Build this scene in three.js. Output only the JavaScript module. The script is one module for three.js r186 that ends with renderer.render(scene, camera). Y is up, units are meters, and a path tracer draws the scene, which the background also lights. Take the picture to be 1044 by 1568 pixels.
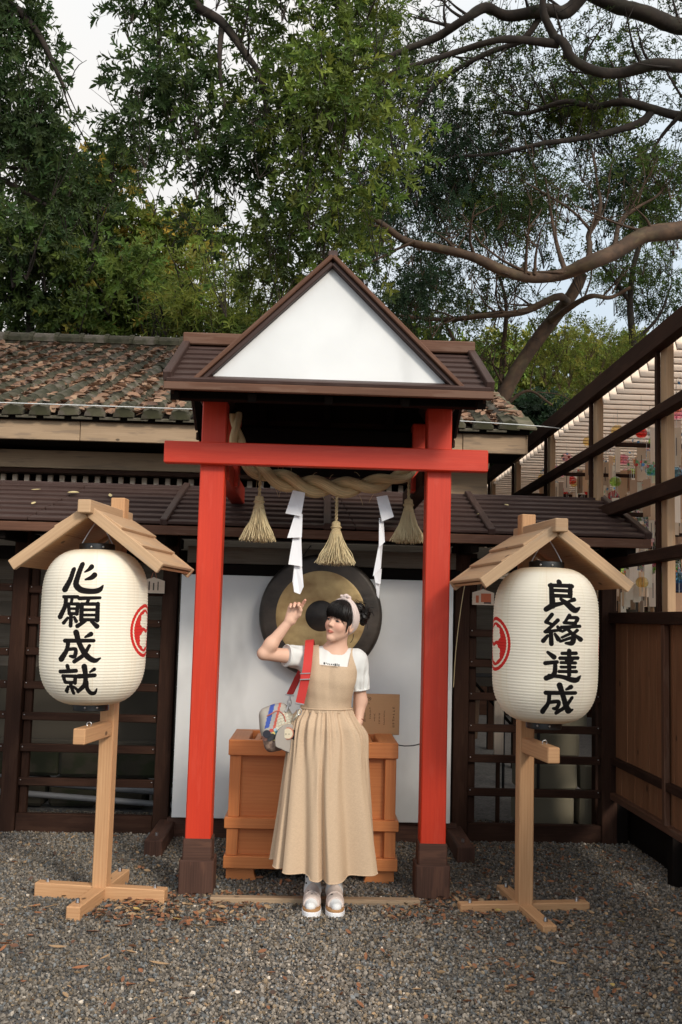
import * as THREE from 'three';
import { mergeGeometries } from 'three/addons/utils/BufferGeometryUtils.js';

// ---------- camera, sky, sun, exposure ----------
const R = Math.PI / 180;
const scene = new THREE.Scene();
const camera = new THREE.PerspectiveCamera(53.66, 682 / 1024, 0.05, 600);
camera.rotation.order = 'YXZ';
camera.position.set(0, 1.5, 0);
camera.rotation.set(5.93 * R, -1.36 * R, 1.53 * R);
scene.add(camera);

function hash(x, y, s = 0) { let h = (x * 374761393 + y * 668265263 + s * 2147483647) | 0; h = Math.imul(h ^ (h >>> 13), 1274126177); h ^= h >>> 16; return (h >>> 0) / 4294967296; }
function vnoise(x, y, px, py, s = 0) {          // periodic value noise
  const xi = Math.floor(x), yi = Math.floor(y), fx = x - xi, fy = y - yi, u = fx * fx * (3 - 2 * fx), v = fy * fy * (3 - 2 * fy);
  const m = (a, p) => ((a % p) + p) % p, x0 = m(xi, px), x1 = m(xi + 1, px), y0 = m(yi, py), y1 = m(yi + 1, py);
  const a = hash(x0, y0, s), b = hash(x1, y0, s), c = hash(x0, y1, s), d = hash(x1, y1, s);
  return a + (b - a) * u + (c - a) * v + (a - b - c + d) * u * v;
}
function fbm(u, v, fx, fy, oct, s = 0) { let r = 0, a = 0.5, t = 0; for (let i = 0; i < oct; i++) { r += a * vnoise(u * fx, v * fy, fx, fy, s + i * 7); t += a; a *= 0.5; fx *= 2; fy *= 2; } return r / t; }
let seed = 12345;
function rnd() { seed = (Math.imul(seed, 1664525) + 1013904223) | 0; return (seed >>> 0) / 4294967296; }
const rr = (a, b) => a + (b - a) * rnd();
const mix = (a, b, t) => a + (b - a) * t, clamp = (x, a = 0, b = 1) => Math.min(b, Math.max(a, x)), sst = (a, b, x) => { const t = clamp((x - a) / (b - a)); return t * t * (3 - 2 * t); };

// a pale, thinly overcast sky, brighter where the sun stands behind the veil
const SUN = new THREE.Vector3(0.44, 0.47, 0.76).normalize();
{
  const W = 512, H = 256, d = new Float32Array(W * H * 4);
  for (let j = 0; j < H; j++) for (let i = 0; i < W; i++) {
    const th = (j + 0.5) / H * Math.PI - Math.PI / 2, ph = ((i + 0.5) / W - 0.5) * 2 * Math.PI;      // v up
    const y = Math.sin(th), x = Math.cos(th) * Math.cos(ph), z = Math.cos(th) * Math.sin(ph);
    const c = Math.max(0, x * SUN.x + y * SUN.y + z * SUN.z), up = Math.max(0, y);
    const cl = fbm(i / W, j / H, 8, 4, 5, 3), blue = sst(0.42, 0.66, fbm(i / W, j / H, 6, 5, 4, 40)) * 0.26;
    let l = (0.53 + 0.2 * up + 0.1 * (cl - 0.5)) + 0.55 * Math.pow(c, 3) + 1.1 * Math.pow(c, 16);
    if (y < 0) l *= Math.exp(y * 3);
    const k = (j * W + i) * 4;
    d[k] = l * (1.01 - blue); d[k + 1] = l * (0.985 - blue * 0.45); d[k + 2] = l * (0.955 + blue * 0.08); d[k + 3] = 1;
  }
  const t = new THREE.DataTexture(d, W, H, THREE.RGBAFormat, THREE.FloatType);
  t.mapping = THREE.EquirectangularReflectionMapping; t.magFilter = t.minFilter = THREE.LinearFilter; t.needsUpdate = true;
  scene.background = t; scene.environment = t;
}
const sun = new THREE.DirectionalLight(new THREE.Color(1, 0.91, 0.78), 1.5);
sun.position.copy(SUN).multiplyScalar(30).add(new THREE.Vector3(0, 0, -6)); sun.target.position.set(0, 0, -6);
sun.castShadow = true; sun.shadow.radius = 22; sun.shadow.mapSize.set(2048, 2048);
Object.assign(sun.shadow.camera, { left: -12, right: 12, top: 12, bottom: -12, near: 1, far: 70 });
scene.add(sun, sun.target);
const renderer = new THREE.WebGLRenderer({ antialias: true });
renderer.shadowMap.enabled = true;
renderer.toneMapping = THREE.LinearToneMapping;
renderer.toneMappingExposure = 1.62;

// ---------- helpers ----------
const used = {};
function numbered(n) { if (!(n in used)) { used[n] = 0; return n; } used[n]++; return n + '_' + String(used[n]).padStart(3, '0'); }
function fin(o) { o.castShadow = true; o.receiveShadow = true; return o; }
function thing(name, label, category, pos = [0, 0, 0], turn = 0, group) {
  const o = new THREE.Group(); o.name = numbered(name); scene.add(o); o.position.set(...pos); o.rotation.y = turn;
  o.userData = { label, category }; if (group) o.userData.group = group; return o;
}
function part(name, g, m, parent, x) { const o = fin(new THREE.Mesh(g, m)); o.name = name; parent.add(o); if (x) Object.assign(o.userData, x); return o; }
function struct(name, g, m) { const o = fin(new THREE.Mesh(g, m)); o.name = name; o.userData = { kind: 'structure' }; scene.add(o); return o; }
function solo(name, label, category, g, m, group) { const o = fin(new THREE.Mesh(g, m)); o.name = numbered(name); o.userData = { label, category }; if (group) o.userData.group = group; scene.add(o); return o; }
function instanced(name, g, m, mats, cols, parent) {
  const o = fin(new THREE.InstancedMesh(g, m, mats.length)); o.name = name; mats.forEach((x, i) => o.setMatrixAt(i, x)); if (cols) cols.forEach((c, i) => o.setColorAt(i, c));
  o.userData.kind = 'stuff'; parent.add(o); return o;
}
const V = (x, y, z) => new THREE.Vector3(x, y, z);
// chamfered box with uv in metres along the longest side; ends get end-grain (compressed) uv
function board(w, h, d, c = 0.004) {
  c = Math.min(c, w * 0.3, h * 0.3, d * 0.3);
  const P = [], U = [], N = [], dims = [w, h, d], long = w >= h && w >= d ? 0 : h >= d ? 1 : 2, ou = rnd() * 5, ov = rnd() * 5;
  const uvOf = (p, ax) => { const o = [0, 1, 2].filter((k) => k !== ax); const a = o.includes(long) ? long : o[0], b = o.find((k) => k !== a); return [p[a] * (ax === long ? 0.3 : 1) + ou, p[b] + ov + ax * 0.13]; };
  const tri = (a, b, cc, n, ax) => { for (const p of [a, b, cc]) { P.push(...p); N.push(...n); U.push(...uvOf(p, ax)); } };
  const quad = (a, b, cc, e, n, ax) => { tri(a, b, cc, n, ax); tri(a, cc, e, n, ax); };
  const orient = (pts, n, ax) => { const e1 = pts[1].map((v, i) => v - pts[0][i]), e2 = pts[2].map((v, i) => v - pts[0][i]); const cr = [e1[1] * e2[2] - e1[2] * e2[1], e1[2] * e2[0] - e1[0] * e2[2], e1[0] * e2[1] - e1[1] * e2[0]]; if (cr[0] * n[0] + cr[1] * n[1] + cr[2] * n[2] < 0) pts.reverse(); pts.length === 4 ? quad(...pts, n, ax) : tri(...pts, n, ax); };
  const H = dims.map((x) => x / 2), I = H.map((x) => x - c);
  for (let a = 0; a < 3; a++) for (const s of [-1, 1]) {
    const b = (a + 1) % 3, e = (a + 2) % 3, n = [0, 0, 0]; n[a] = s;
    orient([[-1, -1], [1, -1], [1, 1], [-1, 1]].map(([u, v]) => { const p = [0, 0, 0]; p[a] = s * H[a]; p[b] = u * I[b]; p[e] = v * I[e]; return p; }), n, a);
  }
  const q = Math.SQRT1_2;
  for (let a = 0; a < 3; a++) { const b = (a + 1) % 3, e = (a + 2) % 3;   // bevel along axis e between faces a and b
    for (const sa of [-1, 1]) for (const sb of [-1, 1]) {
      const n = [0, 0, 0]; n[a] = sa * q; n[b] = sb * q;
      const mk = (fa, t) => { const p = [0, 0, 0]; p[a] = sa * (fa ? H[a] : I[a]); p[b] = sb * (fa ? I[b] : H[b]); p[e] = t * I[e]; return p; };
      orient([mk(1, -1), mk(1, 1), mk(0, 1), mk(0, -1)], n, a);
    } }
  for (const x of [-1, 1]) for (const y of [-1, 1]) for (const z of [-1, 1]) { const s = [x, y, z]; orient([0, 1, 2].map((a) => s.map((v, i) => v * (i === a ? H[i] : I[i]))), s.map((v) => v / Math.sqrt(3)), 0); }
  const g = new THREE.BufferGeometry();
  g.setAttribute('position', new THREE.Float32BufferAttribute(P, 3)); g.setAttribute('normal', new THREE.Float32BufferAttribute(N, 3)); g.setAttribute('uv', new THREE.Float32BufferAttribute(U, 2));
  return g;
}
function at(g, x, y, z, rx = 0, ry = 0, rz = 0) { g.applyMatrix4(new THREE.Matrix4().compose(V(x, y, z), new THREE.Quaternion().setFromEuler(new THREE.Euler(rx, ry, rz)), V(1, 1, 1))); return g; }
// a board whose long (x) axis runs from a to b
function beam(a, b, h, d, c = 0.005, roll = 0) {
  const A = V(...a), B = V(...b), L = A.distanceTo(B), g = board(L, h, d, c), x = B.clone().sub(A).normalize();
  let up = V(0, 1, 0); if (Math.abs(x.y) > 0.95) up = V(0, 0, -1);
  const z = x.clone().cross(up).normalize(), y = z.clone().cross(x).normalize();
  if (roll) { y.applyAxisAngle(x, roll); z.applyAxisAngle(x, roll); }
  g.applyMatrix4(new THREE.Matrix4().makeBasis(x, y, z).setPosition(A.add(B).multiplyScalar(0.5))); return g;
}
function tubeGeo(pts, rad, seg = 24, rs = 7) {   // pts arrays; rad number or fn(t) or array
  const curve = new THREE.CatmullRomCurve3(pts.map((p) => V(p[0], p[1], p[2])), false, 'centripetal'), P = [], N = [], U = [], I = [];
  const fr = curve.computeFrenetFrames(seg, false), L = curve.getLength();
  for (let i = 0; i <= seg; i++) {
    const t = i / seg, p = curve.getPointAt(t), r = typeof rad === 'function' ? rad(t) : Array.isArray(rad) ? mix(rad[Math.min(rad.length - 2, Math.floor(t * (rad.length - 1)))], rad[Math.min(rad.length - 1, Math.floor(t * (rad.length - 1)) + 1)], (t * (rad.length - 1)) % 1 || (t === 1 ? 1 : 0)) : rad;
    for (let k = 0; k <= rs; k++) { const a = k / rs * Math.PI * 2, n = fr.normals[i].clone().multiplyScalar(Math.cos(a)).addScaledVector(fr.binormals[i], Math.sin(a)); P.push(p.x + n.x * r, p.y + n.y * r, p.z + n.z * r); N.push(n.x, n.y, n.z); U.push(t * L, k / rs * 6.28 * r); }
  }
  for (let i = 0; i < seg; i++) for (let k = 0; k < rs; k++) { const a = i * (rs + 1) + k, b = a + rs + 1; I.push(a, a + 1, b, b, a + 1, b + 1); }
  for (const [row, p, s] of [[0, curve.getPointAt(0), 0], [seg, curve.getPointAt(1), 1]]) { const c = P.length / 3, tn = fr.tangents[row].clone().multiplyScalar(s ? 1 : -1); P.push(p.x, p.y, p.z); N.push(tn.x, tn.y, tn.z); U.push(0, 0); for (let k = 0; k < rs; k++) { const a = row * (rs + 1) + k; s ? I.push(a, a + 1, c) : I.push(a, c, a + 1); } }
  const g = new THREE.BufferGeometry(); g.setAttribute('position', new THREE.Float32BufferAttribute(P, 3)); g.setAttribute('normal', new THREE.Float32BufferAttribute(N, 3)); g.setAttribute('uv', new THREE.Float32BufferAttribute(U, 2)); g.setIndex(I); return g;
}
function merge(list) { return mergeGeometries(list.map((g) => (g.index ? g.toNonIndexed() : g)), false); }
// naive surface nets over a signed distance field
function sdfMesh(f, lo, hi, h, colour) {
  const n = [0, 1, 2].map((k) => Math.ceil((hi[k] - lo[k]) / h) + 1), [nx, ny, nz] = n, F = new Float32Array(nx * ny * nz);
  for (let k = 0, q = 0; k < nz; k++) for (let j = 0; j < ny; j++) for (let i = 0; i < nx; i++, q++) F[q] = f(lo[0] + i * h, lo[1] + j * h, lo[2] + k * h);
  const id = new Int32Array(nx * ny * nz).fill(-1), P = [], I = [], at3 = (i, j, k) => (k * ny + j) * nx + i;
  for (let k = 0; k < nz - 1; k++) for (let j = 0; j < ny - 1; j++) for (let i = 0; i < nx - 1; i++) {
    let mask = 0; const v = []; for (let c = 0; c < 8; c++) { const d = F[at3(i + (c & 1), j + (c >> 1 & 1), k + (c >> 2))]; v.push(d); if (d < 0) mask |= 1 << c; }
    if (mask === 0 || mask === 255) continue;
    let x = 0, y = 0, z = 0, m = 0;
    for (let a = 0; a < 8; a++) for (const b of [a | 1, a | 2, a | 4]) if (b !== a && (v[a] < 0) !== (v[b] < 0)) { const t = v[a] / (v[a] - v[b]); x += mix(a & 1, b & 1, t); y += mix(a >> 1 & 1, b >> 1 & 1, t); z += mix(a >> 2, b >> 2, t); m++; }
    id[at3(i, j, k)] = P.length / 3; P.push(lo[0] + (i + x / m) * h, lo[1] + (j + y / m) * h, lo[2] + (k + z / m) * h);
  }
  const Q = (a, b, c, d, fl) => { if (a < 0 || b < 0 || c < 0 || d < 0) return; fl ? I.push(a, b, c, a, c, d) : I.push(a, c, b, a, d, c); };
  for (let k = 1; k < nz - 1; k++) for (let j = 1; j < ny - 1; j++) for (let i = 1; i < nx - 1; i++) {
    const o = F[at3(i, j, k)] < 0;
    if (o !== F[at3(i + 1, j, k)] < 0) Q(id[at3(i, j - 1, k - 1)], id[at3(i, j, k - 1)], id[at3(i, j, k)], id[at3(i, j - 1, k)], o);
    if (o !== F[at3(i, j + 1, k)] < 0) Q(id[at3(i - 1, j, k - 1)], id[at3(i - 1, j, k)], id[at3(i, j, k)], id[at3(i, j, k - 1)], o);
    if (o !== F[at3(i, j, k + 1)] < 0) Q(id[at3(i - 1, j - 1, k)], id[at3(i, j - 1, k)], id[at3(i, j, k)], id[at3(i - 1, j, k)], o);
  }
  const N = new Float32Array(P.length), C = colour ? new Float32Array(P.length) : null, e = h * 0.5;
  for (let q = 0; q < P.length; q += 3) {
    const x = P[q], y = P[q + 1], z = P[q + 2]; let a = f(x + e, y, z) - f(x - e, y, z), b = f(x, y + e, z) - f(x, y - e, z), c = f(x, y, z + e) - f(x, y, z - e); const l = Math.hypot(a, b, c) || 1;
    N[q] = a / l; N[q + 1] = b / l; N[q + 2] = c / l; if (C) { const cc = colour(x, y, z); C[q] = cc[0]; C[q + 1] = cc[1]; C[q + 2] = cc[2]; }
  }
  const g = new THREE.BufferGeometry(); g.setAttribute('position', new THREE.Float32BufferAttribute(P, 3)); g.setAttribute('normal', new THREE.BufferAttribute(N, 3)); if (C) g.setAttribute('color', new THREE.BufferAttribute(C, 3)); g.setIndex(I); return g;
}
const smin = (a, b, k) => { const h = clamp(0.5 + 0.5 * (b - a) / k); return mix(b, a, h) - k * h * (1 - h); };
function cap(x, y, z, a, b, ra, rb) { const bx = b[0] - a[0], by = b[1] - a[1], bz = b[2] - a[2], px = x - a[0], py = y - a[1], pz = z - a[2], t = clamp((px * bx + py * by + pz * bz) / (bx * bx + by * by + bz * bz)); return Math.hypot(px - bx * t, py - by * t, pz - bz * t) - mix(ra, rb, t); }
function ell(x, y, z, c, r) { const px = (x - c[0]) / r[0], py = (y - c[1]) / r[1], pz = (z - c[2]) / r[2], k = Math.hypot(px, py, pz); return (k - 1) * Math.min(r[0], r[1], r[2]); }

// ---------- textures and materials ----------
function dataTex(w, h, fn, srgb = true, rep) {
  const d = new Uint8Array(w * h * 4);
  for (let j = 0; j < h; j++) for (let i = 0; i < w; i++) { const c = fn((i + 0.5) / w, (j + 0.5) / h, i, j), k = (j * w + i) * 4; for (let q = 0; q < 3; q++) d[k + q] = clamp(c.length ? c[q] : c, 0, 1) * 255; d[k + 3] = 255; }
  const t = new THREE.DataTexture(d, w, h, THREE.RGBAFormat, THREE.UnsignedByteType);
  t.wrapS = t.wrapT = THREE.RepeatWrapping; t.magFilter = THREE.LinearFilter; t.minFilter = THREE.LinearMipmapLinearFilter; t.generateMipmaps = true; if (srgb) t.colorSpace = THREE.SRGBColorSpace; if (rep) t.repeat.set(...rep); t.needsUpdate = true; return t;
}
const L2S = (c) => (c <= 0.0031308 ? 12.92 * c : 1.055 * Math.pow(c, 1 / 2.4) - 0.055);
// wood: a = dark linear colour, b = light linear colour, period 1.6 x 0.4 m; grain runs along u
function woodMat(a, b, o = {}) {
  const s = o.seed ?? 1, knots = []; for (let i = 0; i < (o.knots ?? 0); i++) knots.push([hash(i, 3, s), hash(i, 9, s), 0.014 + 0.012 * hash(i, 5, s)]);
  const val = (u, v) => {
    let kd = 0, dv = 0; for (const [ku, kv, kr] of knots) { let du = Math.abs(u - ku); du = Math.min(du, 1 - du) * 1.6; let dw = v - kv; dw -= Math.round(dw); dw *= 0.4; const r = Math.hypot(du * 0.6, dw) / kr; kd = Math.max(kd, 1 - sst(0.35, 0.8, r)); dv += Math.sign(dw) * Math.exp(-r * r * 0.35) * 0.03; }
    const w = fbm(u, v, 3, 4, 4, s), rings = 0.5 + 0.5 * Math.sin((v + dv + 0.09 * w) * 2 * Math.PI * (o.rings ?? 26)), fine = fbm(u, v, 10, 180, 3, s + 20), blot = fbm(u, v, 4, 6, 5, s + 50);
    return [clamp((o.ringAmp ?? 0.14) * (rings * (0.3 + 0.9 * vnoise(u * 3, v * 9, 3, 9, s + 70))) + (o.fine ?? 0.42) * fine + (o.blot ?? 0.45) * blot + 0.02, 0, 1), kd];
  };
  const tex = dataTex(1024, 256, (u, v) => { const [t, k] = val(u, v), w = o.wear ? sst(0.56, 0.72, fbm(u, v, 9, 14, 5, s + 90)) * o.wear : 0; return [0, 1, 2].map((q) => { let c = mix(a[q], b[q], t); c *= 1 - 0.72 * k; if (w) c = mix(c, o.wearCol[q], w); return L2S(c); }); });
  const bmp = dataTex(512, 128, (u, v) => val(u, v)[0], false);
  for (const t of [tex, bmp]) t.repeat.set(1 / 1.6, 1 / 0.4);
  return new THREE.MeshPhysicalMaterial({ map: tex, bumpMap: bmp, bumpScale: o.bump ?? 0.0008, roughness: o.rough ?? 0.7, specularIntensity: o.spec ?? 0.6, color: o.tint ?? 0xffffff });
}
const M = {};
M.cedar = woodMat([0.36, 0.17, 0.075], [0.62, 0.37, 0.19], { seed: 1, knots: 3, rough: 0.65 });
M.cedarGrey = woodMat([0.33, 0.19, 0.10], [0.58, 0.39, 0.23], { seed: 2, knots: 2, wear: 0.4, wearCol: [0.34, 0.25, 0.17] });
M.dark = woodMat([0.011, 0.0055, 0.004], [0.050, 0.022, 0.013], { seed: 3, rough: 0.75, spec: 0.25, blot: 0.6, wear: 0.2, wearCol: [0.085, 0.042, 0.026] });
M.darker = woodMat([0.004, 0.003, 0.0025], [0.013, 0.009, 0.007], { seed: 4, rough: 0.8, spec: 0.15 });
M.roofWood = woodMat([0.018, 0.010, 0.009], [0.080, 0.045, 0.036], { seed: 5, rough: 0.5, spec: 0.4, bump: 0.001, fine: 0.5, wear: 0.25, wearCol: [0.10, 0.07, 0.062] });
M.trimWood = woodMat([0.055, 0.025, 0.015], [0.17, 0.08, 0.048], { seed: 6, rough: 0.6, spec: 0.35, wear: 0.35, wearCol: [0.19, 0.115, 0.08] });
M.red = woodMat([0.42, 0.022, 0.009], [0.64, 0.054, 0.019], { seed: 7, rough: 0.45, rings: 14, ringAmp: 0.06, bump: 0.0005, blot: 0.5, wear: 0.22, wearCol: [0.62, 0.085, 0.05] });
M.box = woodMat([0.46, 0.13, 0.036], [0.70, 0.27, 0.092], { seed: 8, rough: 0.45, rings: 18, bump: 0.0004 });
M.fence = woodMat([0.11, 0.045, 0.022], [0.36, 0.165, 0.08], { seed: 9, knots: 4, rough: 0.7, spec: 0.3, wear: 0.3, wearCol: [0.28, 0.15, 0.08] });
M.weather = woodMat([0.22, 0.145, 0.085], [0.47, 0.33, 0.21], { seed: 10, knots: 1, wear: 0.6, wearCol: [0.20, 0.145, 0.10], rough: 0.8 });
M.clap = woodMat([0.10, 0.08, 0.06], [0.24, 0.20, 0.155], { seed: 11, wear: 0.5, wearCol: [0.12, 0.09, 0.065], rough: 0.85 });
M.pale = woodMat([0.56, 0.42, 0.30], [0.82, 0.69, 0.55], { seed: 12, rough: 0.7 });
M.slat = woodMat([0.74, 0.57, 0.44], [0.94, 0.79, 0.64], { seed: 14, rough: 0.7 });
M.base = woodMat([0.022, 0.012, 0.010], [0.10, 0.05, 0.035], { seed: 13, rough: 0.7, spec: 0.3, blot: 0.8, wear: 0.4, wearCol: [0.15, 0.07, 0.045] });
const plain = (r, g, b, o = {}) => new THREE.MeshPhysicalMaterial({ color: new THREE.Color().setRGB(r, g, b), roughness: 0.7, ...o });
const plasterT = dataTex(512, 512, (u, v) => { const t = 0.94 + 0.1 * (fbm(u, v, 6, 6, 6, 31) - 0.5) - 0.10 * sst(0.6, 0.8, fbm(u, v, 5, 2, 5, 77)); return [t, t, t * 0.99]; });
plasterT.repeat.set(0.5, 0.5);
M.white = plain(0.77, 0.765, 0.765, { map: plasterT, roughness: 0.6, bumpMap: plasterT, bumpScale: 0.002 });
M.steel = plain(0.55, 0.55, 0.56, { metalness: 1, roughness: 0.3 });
M.black = plain(0.012, 0.012, 0.012, { roughness: 0.4 });

// ---------- ground ----------
{
  const t = dataTex(512, 512, (u, v) => { const a = fbm(u, v, 60, 60, 2, 5), b = fbm(u, v, 6, 6, 4, 8); const l = 0.045 + 0.10 * a * (0.6 + 0.8 * b); return [L2S(l * 1.03), L2S(l * 0.97), L2S(l * 0.92)]; });
  const g = new THREE.PlaneGeometry(600, 600, 1, 1).rotateX(-Math.PI / 2); const uv = g.attributes.uv; for (let i = 0; i < uv.count; i++) uv.setXY(i, uv.getX(i) * 600, uv.getY(i) * 600);
  struct('ground', g, new THREE.MeshPhysicalMaterial({ map: t, bumpMap: t, bumpScale: 0.02, roughness: 0.95 }));
}
// loose gravel: crushed stones lying on the ground
{
  const variants = [];
  for (let q = 0; q < 4; q++) {
    const g = new THREE.IcosahedronGeometry(1, 0).toNonIndexed(), p = g.attributes.position;
    for (let i = 0; i < p.count; i++) { const k = Math.round(p.getX(i) * 50) + 91 * Math.round(p.getY(i) * 50) + 7 * Math.round(p.getZ(i) * 50), s = 0.62 + 0.6 * hash(k, q, 3); p.setXYZ(i, p.getX(i) * s, p.getY(i) * s * 0.72, p.getZ(i) * s * (0.7 + 0.15 * q)); }
    g.computeVertexNormals(); variants.push(g);
  }
  const mat = plain(1, 1, 1, { roughness: 0.85, specularIntensity: 0.4 });
  const gr = thing('gravel', 'grey crushed stone gravel covering the whole forecourt', 'gravel'); gr.userData.kind = 'stuff';
  const mats = [[], [], [], []], cols = [[], [], [], []], e = new THREE.Euler(), qn = new THREE.Quaternion();
  const N = 230000;
  for (let i = 0; i < N; i++) {
    const z = -2.6 - 5.2 * Math.pow(rnd(), 0.95), x = rr(-3.1, 2.5);
    const big = rnd(), s = big < 0.82 ? rr(0.004, 0.0085) : rr(0.0085, 0.0125), k = i & 3;
    e.set(rr(0, 6.3), rr(0, 6.3), rr(0, 6.3)); qn.setFromEuler(e);
    mats[k].push(new THREE.Matrix4().compose(V(x, s * rr(0.1, 0.8) + 0.004 * vnoise(x * 2 + 50, z * 2 + 50, 999, 999, 4), z), qn, V(s, s, s)));
    const l = 0.07 + 0.165 * Math.pow(rnd(), 1.6), h = rnd(), patch = vnoise(x * 1.4 + 40, z * 1.4 + 40, 999, 999, 6);
    const w = h < 0.14 ? 0.32 : h < 0.30 ? -0.04 : 0.14; cols[k].push(new THREE.Color().setRGB(l * (1 + w + 0.05 * patch), l, l * (1 - w * 0.95 - 0.05)).multiplyScalar((h > 0.975 ? 2.2 : 1) * (0.72 + 0.5 * vnoise(x * 0.9 + 70, z * 1.3 + 70, 999, 999, 16)) ));
  }
  variants.forEach((g, k) => instanced('stones', g, mat, mats[k], cols[k], gr));
}
// crumbled leaf bits and twigs caught in the gravel
{
  const bit = litterLeaf(0.011, 0.006), mats = [], cols = [], e = new THREE.Euler(), qn = new THREE.Quaternion();
  for (let i = 0; i < 2600; i++) { const h = rnd(); let x, z; if (h < 0.22) { x = -0.6 + rr(-0.5, 0.4); z = -5.35 + rr(-0.3, 0.25); } else if (h < 0.34) { x = 0.68 + rr(-0.3, 0.35); z = -5.4 + rr(-0.3, 0.2); } else if (h < 0.62) { x = rr(0.7, 2.1); z = rr(-7.0, -4.2); } else { x = rr(-2.4, 2.0); z = rr(-7.0, -3.2); } e.set(rr(-0.7, 0.7), rr(0, 6.3), rr(-0.7, 0.7)); const s = rr(0.5, 1.6); mats.push(new THREE.Matrix4().compose(V(x, 0.017, z), qn.setFromEuler(e), V(s, s, s * rr(0.6, 1.5)))); const k = rnd(); cols.push(new THREE.Color().setRGB(...(k < 0.5 ? [0.22, 0.09, 0.04] : k < 0.8 ? [0.30, 0.19, 0.10] : [0.08, 0.045, 0.03])).multiplyScalar(rr(0.7, 1.2))); }
  const t = thing('leaf_bits', 'crumbled brown leaf bits scattered through the gravel', 'leaf litter'); t.userData.kind = 'stuff'; instanced('bits', bit, plain(1, 1, 1, { roughness: 0.85 }), mats, cols, t);
}
// low timber kerb between the two gate posts
{
  const g = beam([-0.5, 0.012, -5.49], [0.6, 0.015, -5.50], 0.04, 0.06); solo('timber_kerb', 'thin tan timber strip sunk in the gravel between the gate posts', 'kerb', g, M.weather);
}

// ---------- lattice fence with its little plank roof, at z = -7.1 ----------
{
  const f = thing('lattice_fence', 'dark brown lattice fence of posts and rails behind the gate', 'fence', [0, 0, -7.1]);
  for (const x of [-4.1, -3.06, -2.03, -1.0, 1.03, 2.06]) part('post', at(board(0.105, 2.1, 0.1), x, 1.05, 0), M.dark, f);
  const rails = [0.335, 0.555, 0.77, 0.985, 1.205, 1.42, 1.64];
  for (const [x0, x1] of [[-4.1, -3.06], [-3.06, -2.03], [-2.03, -1.0], [1.03, 2.06]]) {
    for (const y of rails) part('rail', at(board(x1 - x0 - 0.11, 0.052, 0.045), (x0 + x1) / 2, y + rr(-0.006, 0.006), 0.005), M.dark, f);
    part('base_rail', at(board(x1 - x0 - 0.11, 0.13, 0.06), (x0 + x1) / 2, 0.06, 0.01), M.dark, f);
    part('inner_stile', at(board(0.05, 1.9, 0.05), x0 + 0.085, 1.02, -0.03), M.dark, f);
  }
  for (const x of [-0.95, 0.985]) part('ground_foot', beam([x, 0.06, 0.0], [x, 0.05, 0.66], 0.1, 0.11), M.base, f);
  for (const x of [-0.95, 0.985]) part('bolt', at(new THREE.CylinderGeometry(0.011, 0.011, 0.018, 6), x, 0.112, 0.52), M.steel, f);
  { const nl = []; for (const x of [-2.03, -1.0, 1.03, 2.06]) for (const y of rails) for (const q of [-1, 1]) nl.push(at(new THREE.SphereGeometry(0.0045, 6, 5), x + q * (0.0525 + 0.02) * 1, y + 0.012, 0.030)); part('nails', merge(nl), M.steel, f, { kind: 'stuff' }); }
  // head beams above the rails and across the middle bay
  part('head_beam', at(board(6.3, 0.09, 0.09), -1.0, 1.89, -0.02), M.darker, f);
  part('plate_beam', at(board(6.3, 0.07, 0.07), -1.0, 2.06, -0.02), M.darker, f);
  part('head_board', at(board(1.86, 0.115, 0.025), 0.045, 1.905, 0.085), M.clap, f, { label: 'pale grey board above the white panel' });
  part('panel_beam', at(board(1.95, 0.075, 0.06), 0.03, 1.803, 0.08), M.darker, f);
  part('sill_beam', at(board(1.95, 0.13, 0.06), 0.03, 0.066, 0.08), M.base, f);
  // brackets under the eave
  for (const x of [-3.06, -2.03, -1.0, 1.03, 2.06]) part('bracket', beam([x, 2.0, -0.35], [x, 1.98, 0.55], 0.07, 0.06), M.darker, f);
}
{
  const w = thing('white_panel', 'large white board behind the offering box, with the gong on it', 'panel', [0.02, 0, -6.95]);
  part('board', at(board(1.86, 1.62, 0.03, 0.003), 0, 0.955, 0), M.white, w);
}
{
  const f = thing('fence_roof', 'dark plank roof with ribbed boards over the lattice fence', 'roof');
  const ex0 = -4.3, ex1 = 2.17, zE = -6.5, yE = 2.055, zR = -7.55, yR = 2.42, n = 8, a = Math.atan2(yR - yE, zE - zR);
  const len = Math.hypot(yR - yE, zE - zR) / n;
  for (let i = 0; i < n; i++) for (const [x0, x1] of [[ex0, -1.85 + 0.02 * i], [-1.85 + 0.02 * i, 0.25 - 0.015 * i], [0.25 - 0.015 * i, ex1]]) {
    const t = (i + 0.5) / n, y = mix(yE, yR, t), z = mix(zE, zR, t);
    part('plank', at(board(x1 - x0 - 0.003, 0.022, len * 1.18, 0.004), (x0 + x1) / 2, y + 0.012, z, a - 0.13 + rr(-0.01, 0.01)), M.roofWood, f);
  }
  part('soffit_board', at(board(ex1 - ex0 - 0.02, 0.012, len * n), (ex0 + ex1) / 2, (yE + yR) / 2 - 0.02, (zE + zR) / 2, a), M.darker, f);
  part('eave_board', at(board(ex1 - ex0, 0.06, 0.024), (ex0 + ex1) / 2, yE - 0.03, zE + 0.0), M.trimWood, f);
  for (const x of [ex0 + 0.02, -0.98, 0.07, 1.13, ex1 - 0.02]) part('batten', beam([x, yE + 0.02, zE + 0.02], [x, yR + 0.03, zR], 0.045, 0.05, 0.006), M.roofWood, f);
  part('ridge_cap', at(board(ex1 - ex0, 0.03, 0.1), (ex0 + ex1) / 2, yR + 0.012, zR - 0.03), M.roofWood, f);
}
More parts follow.
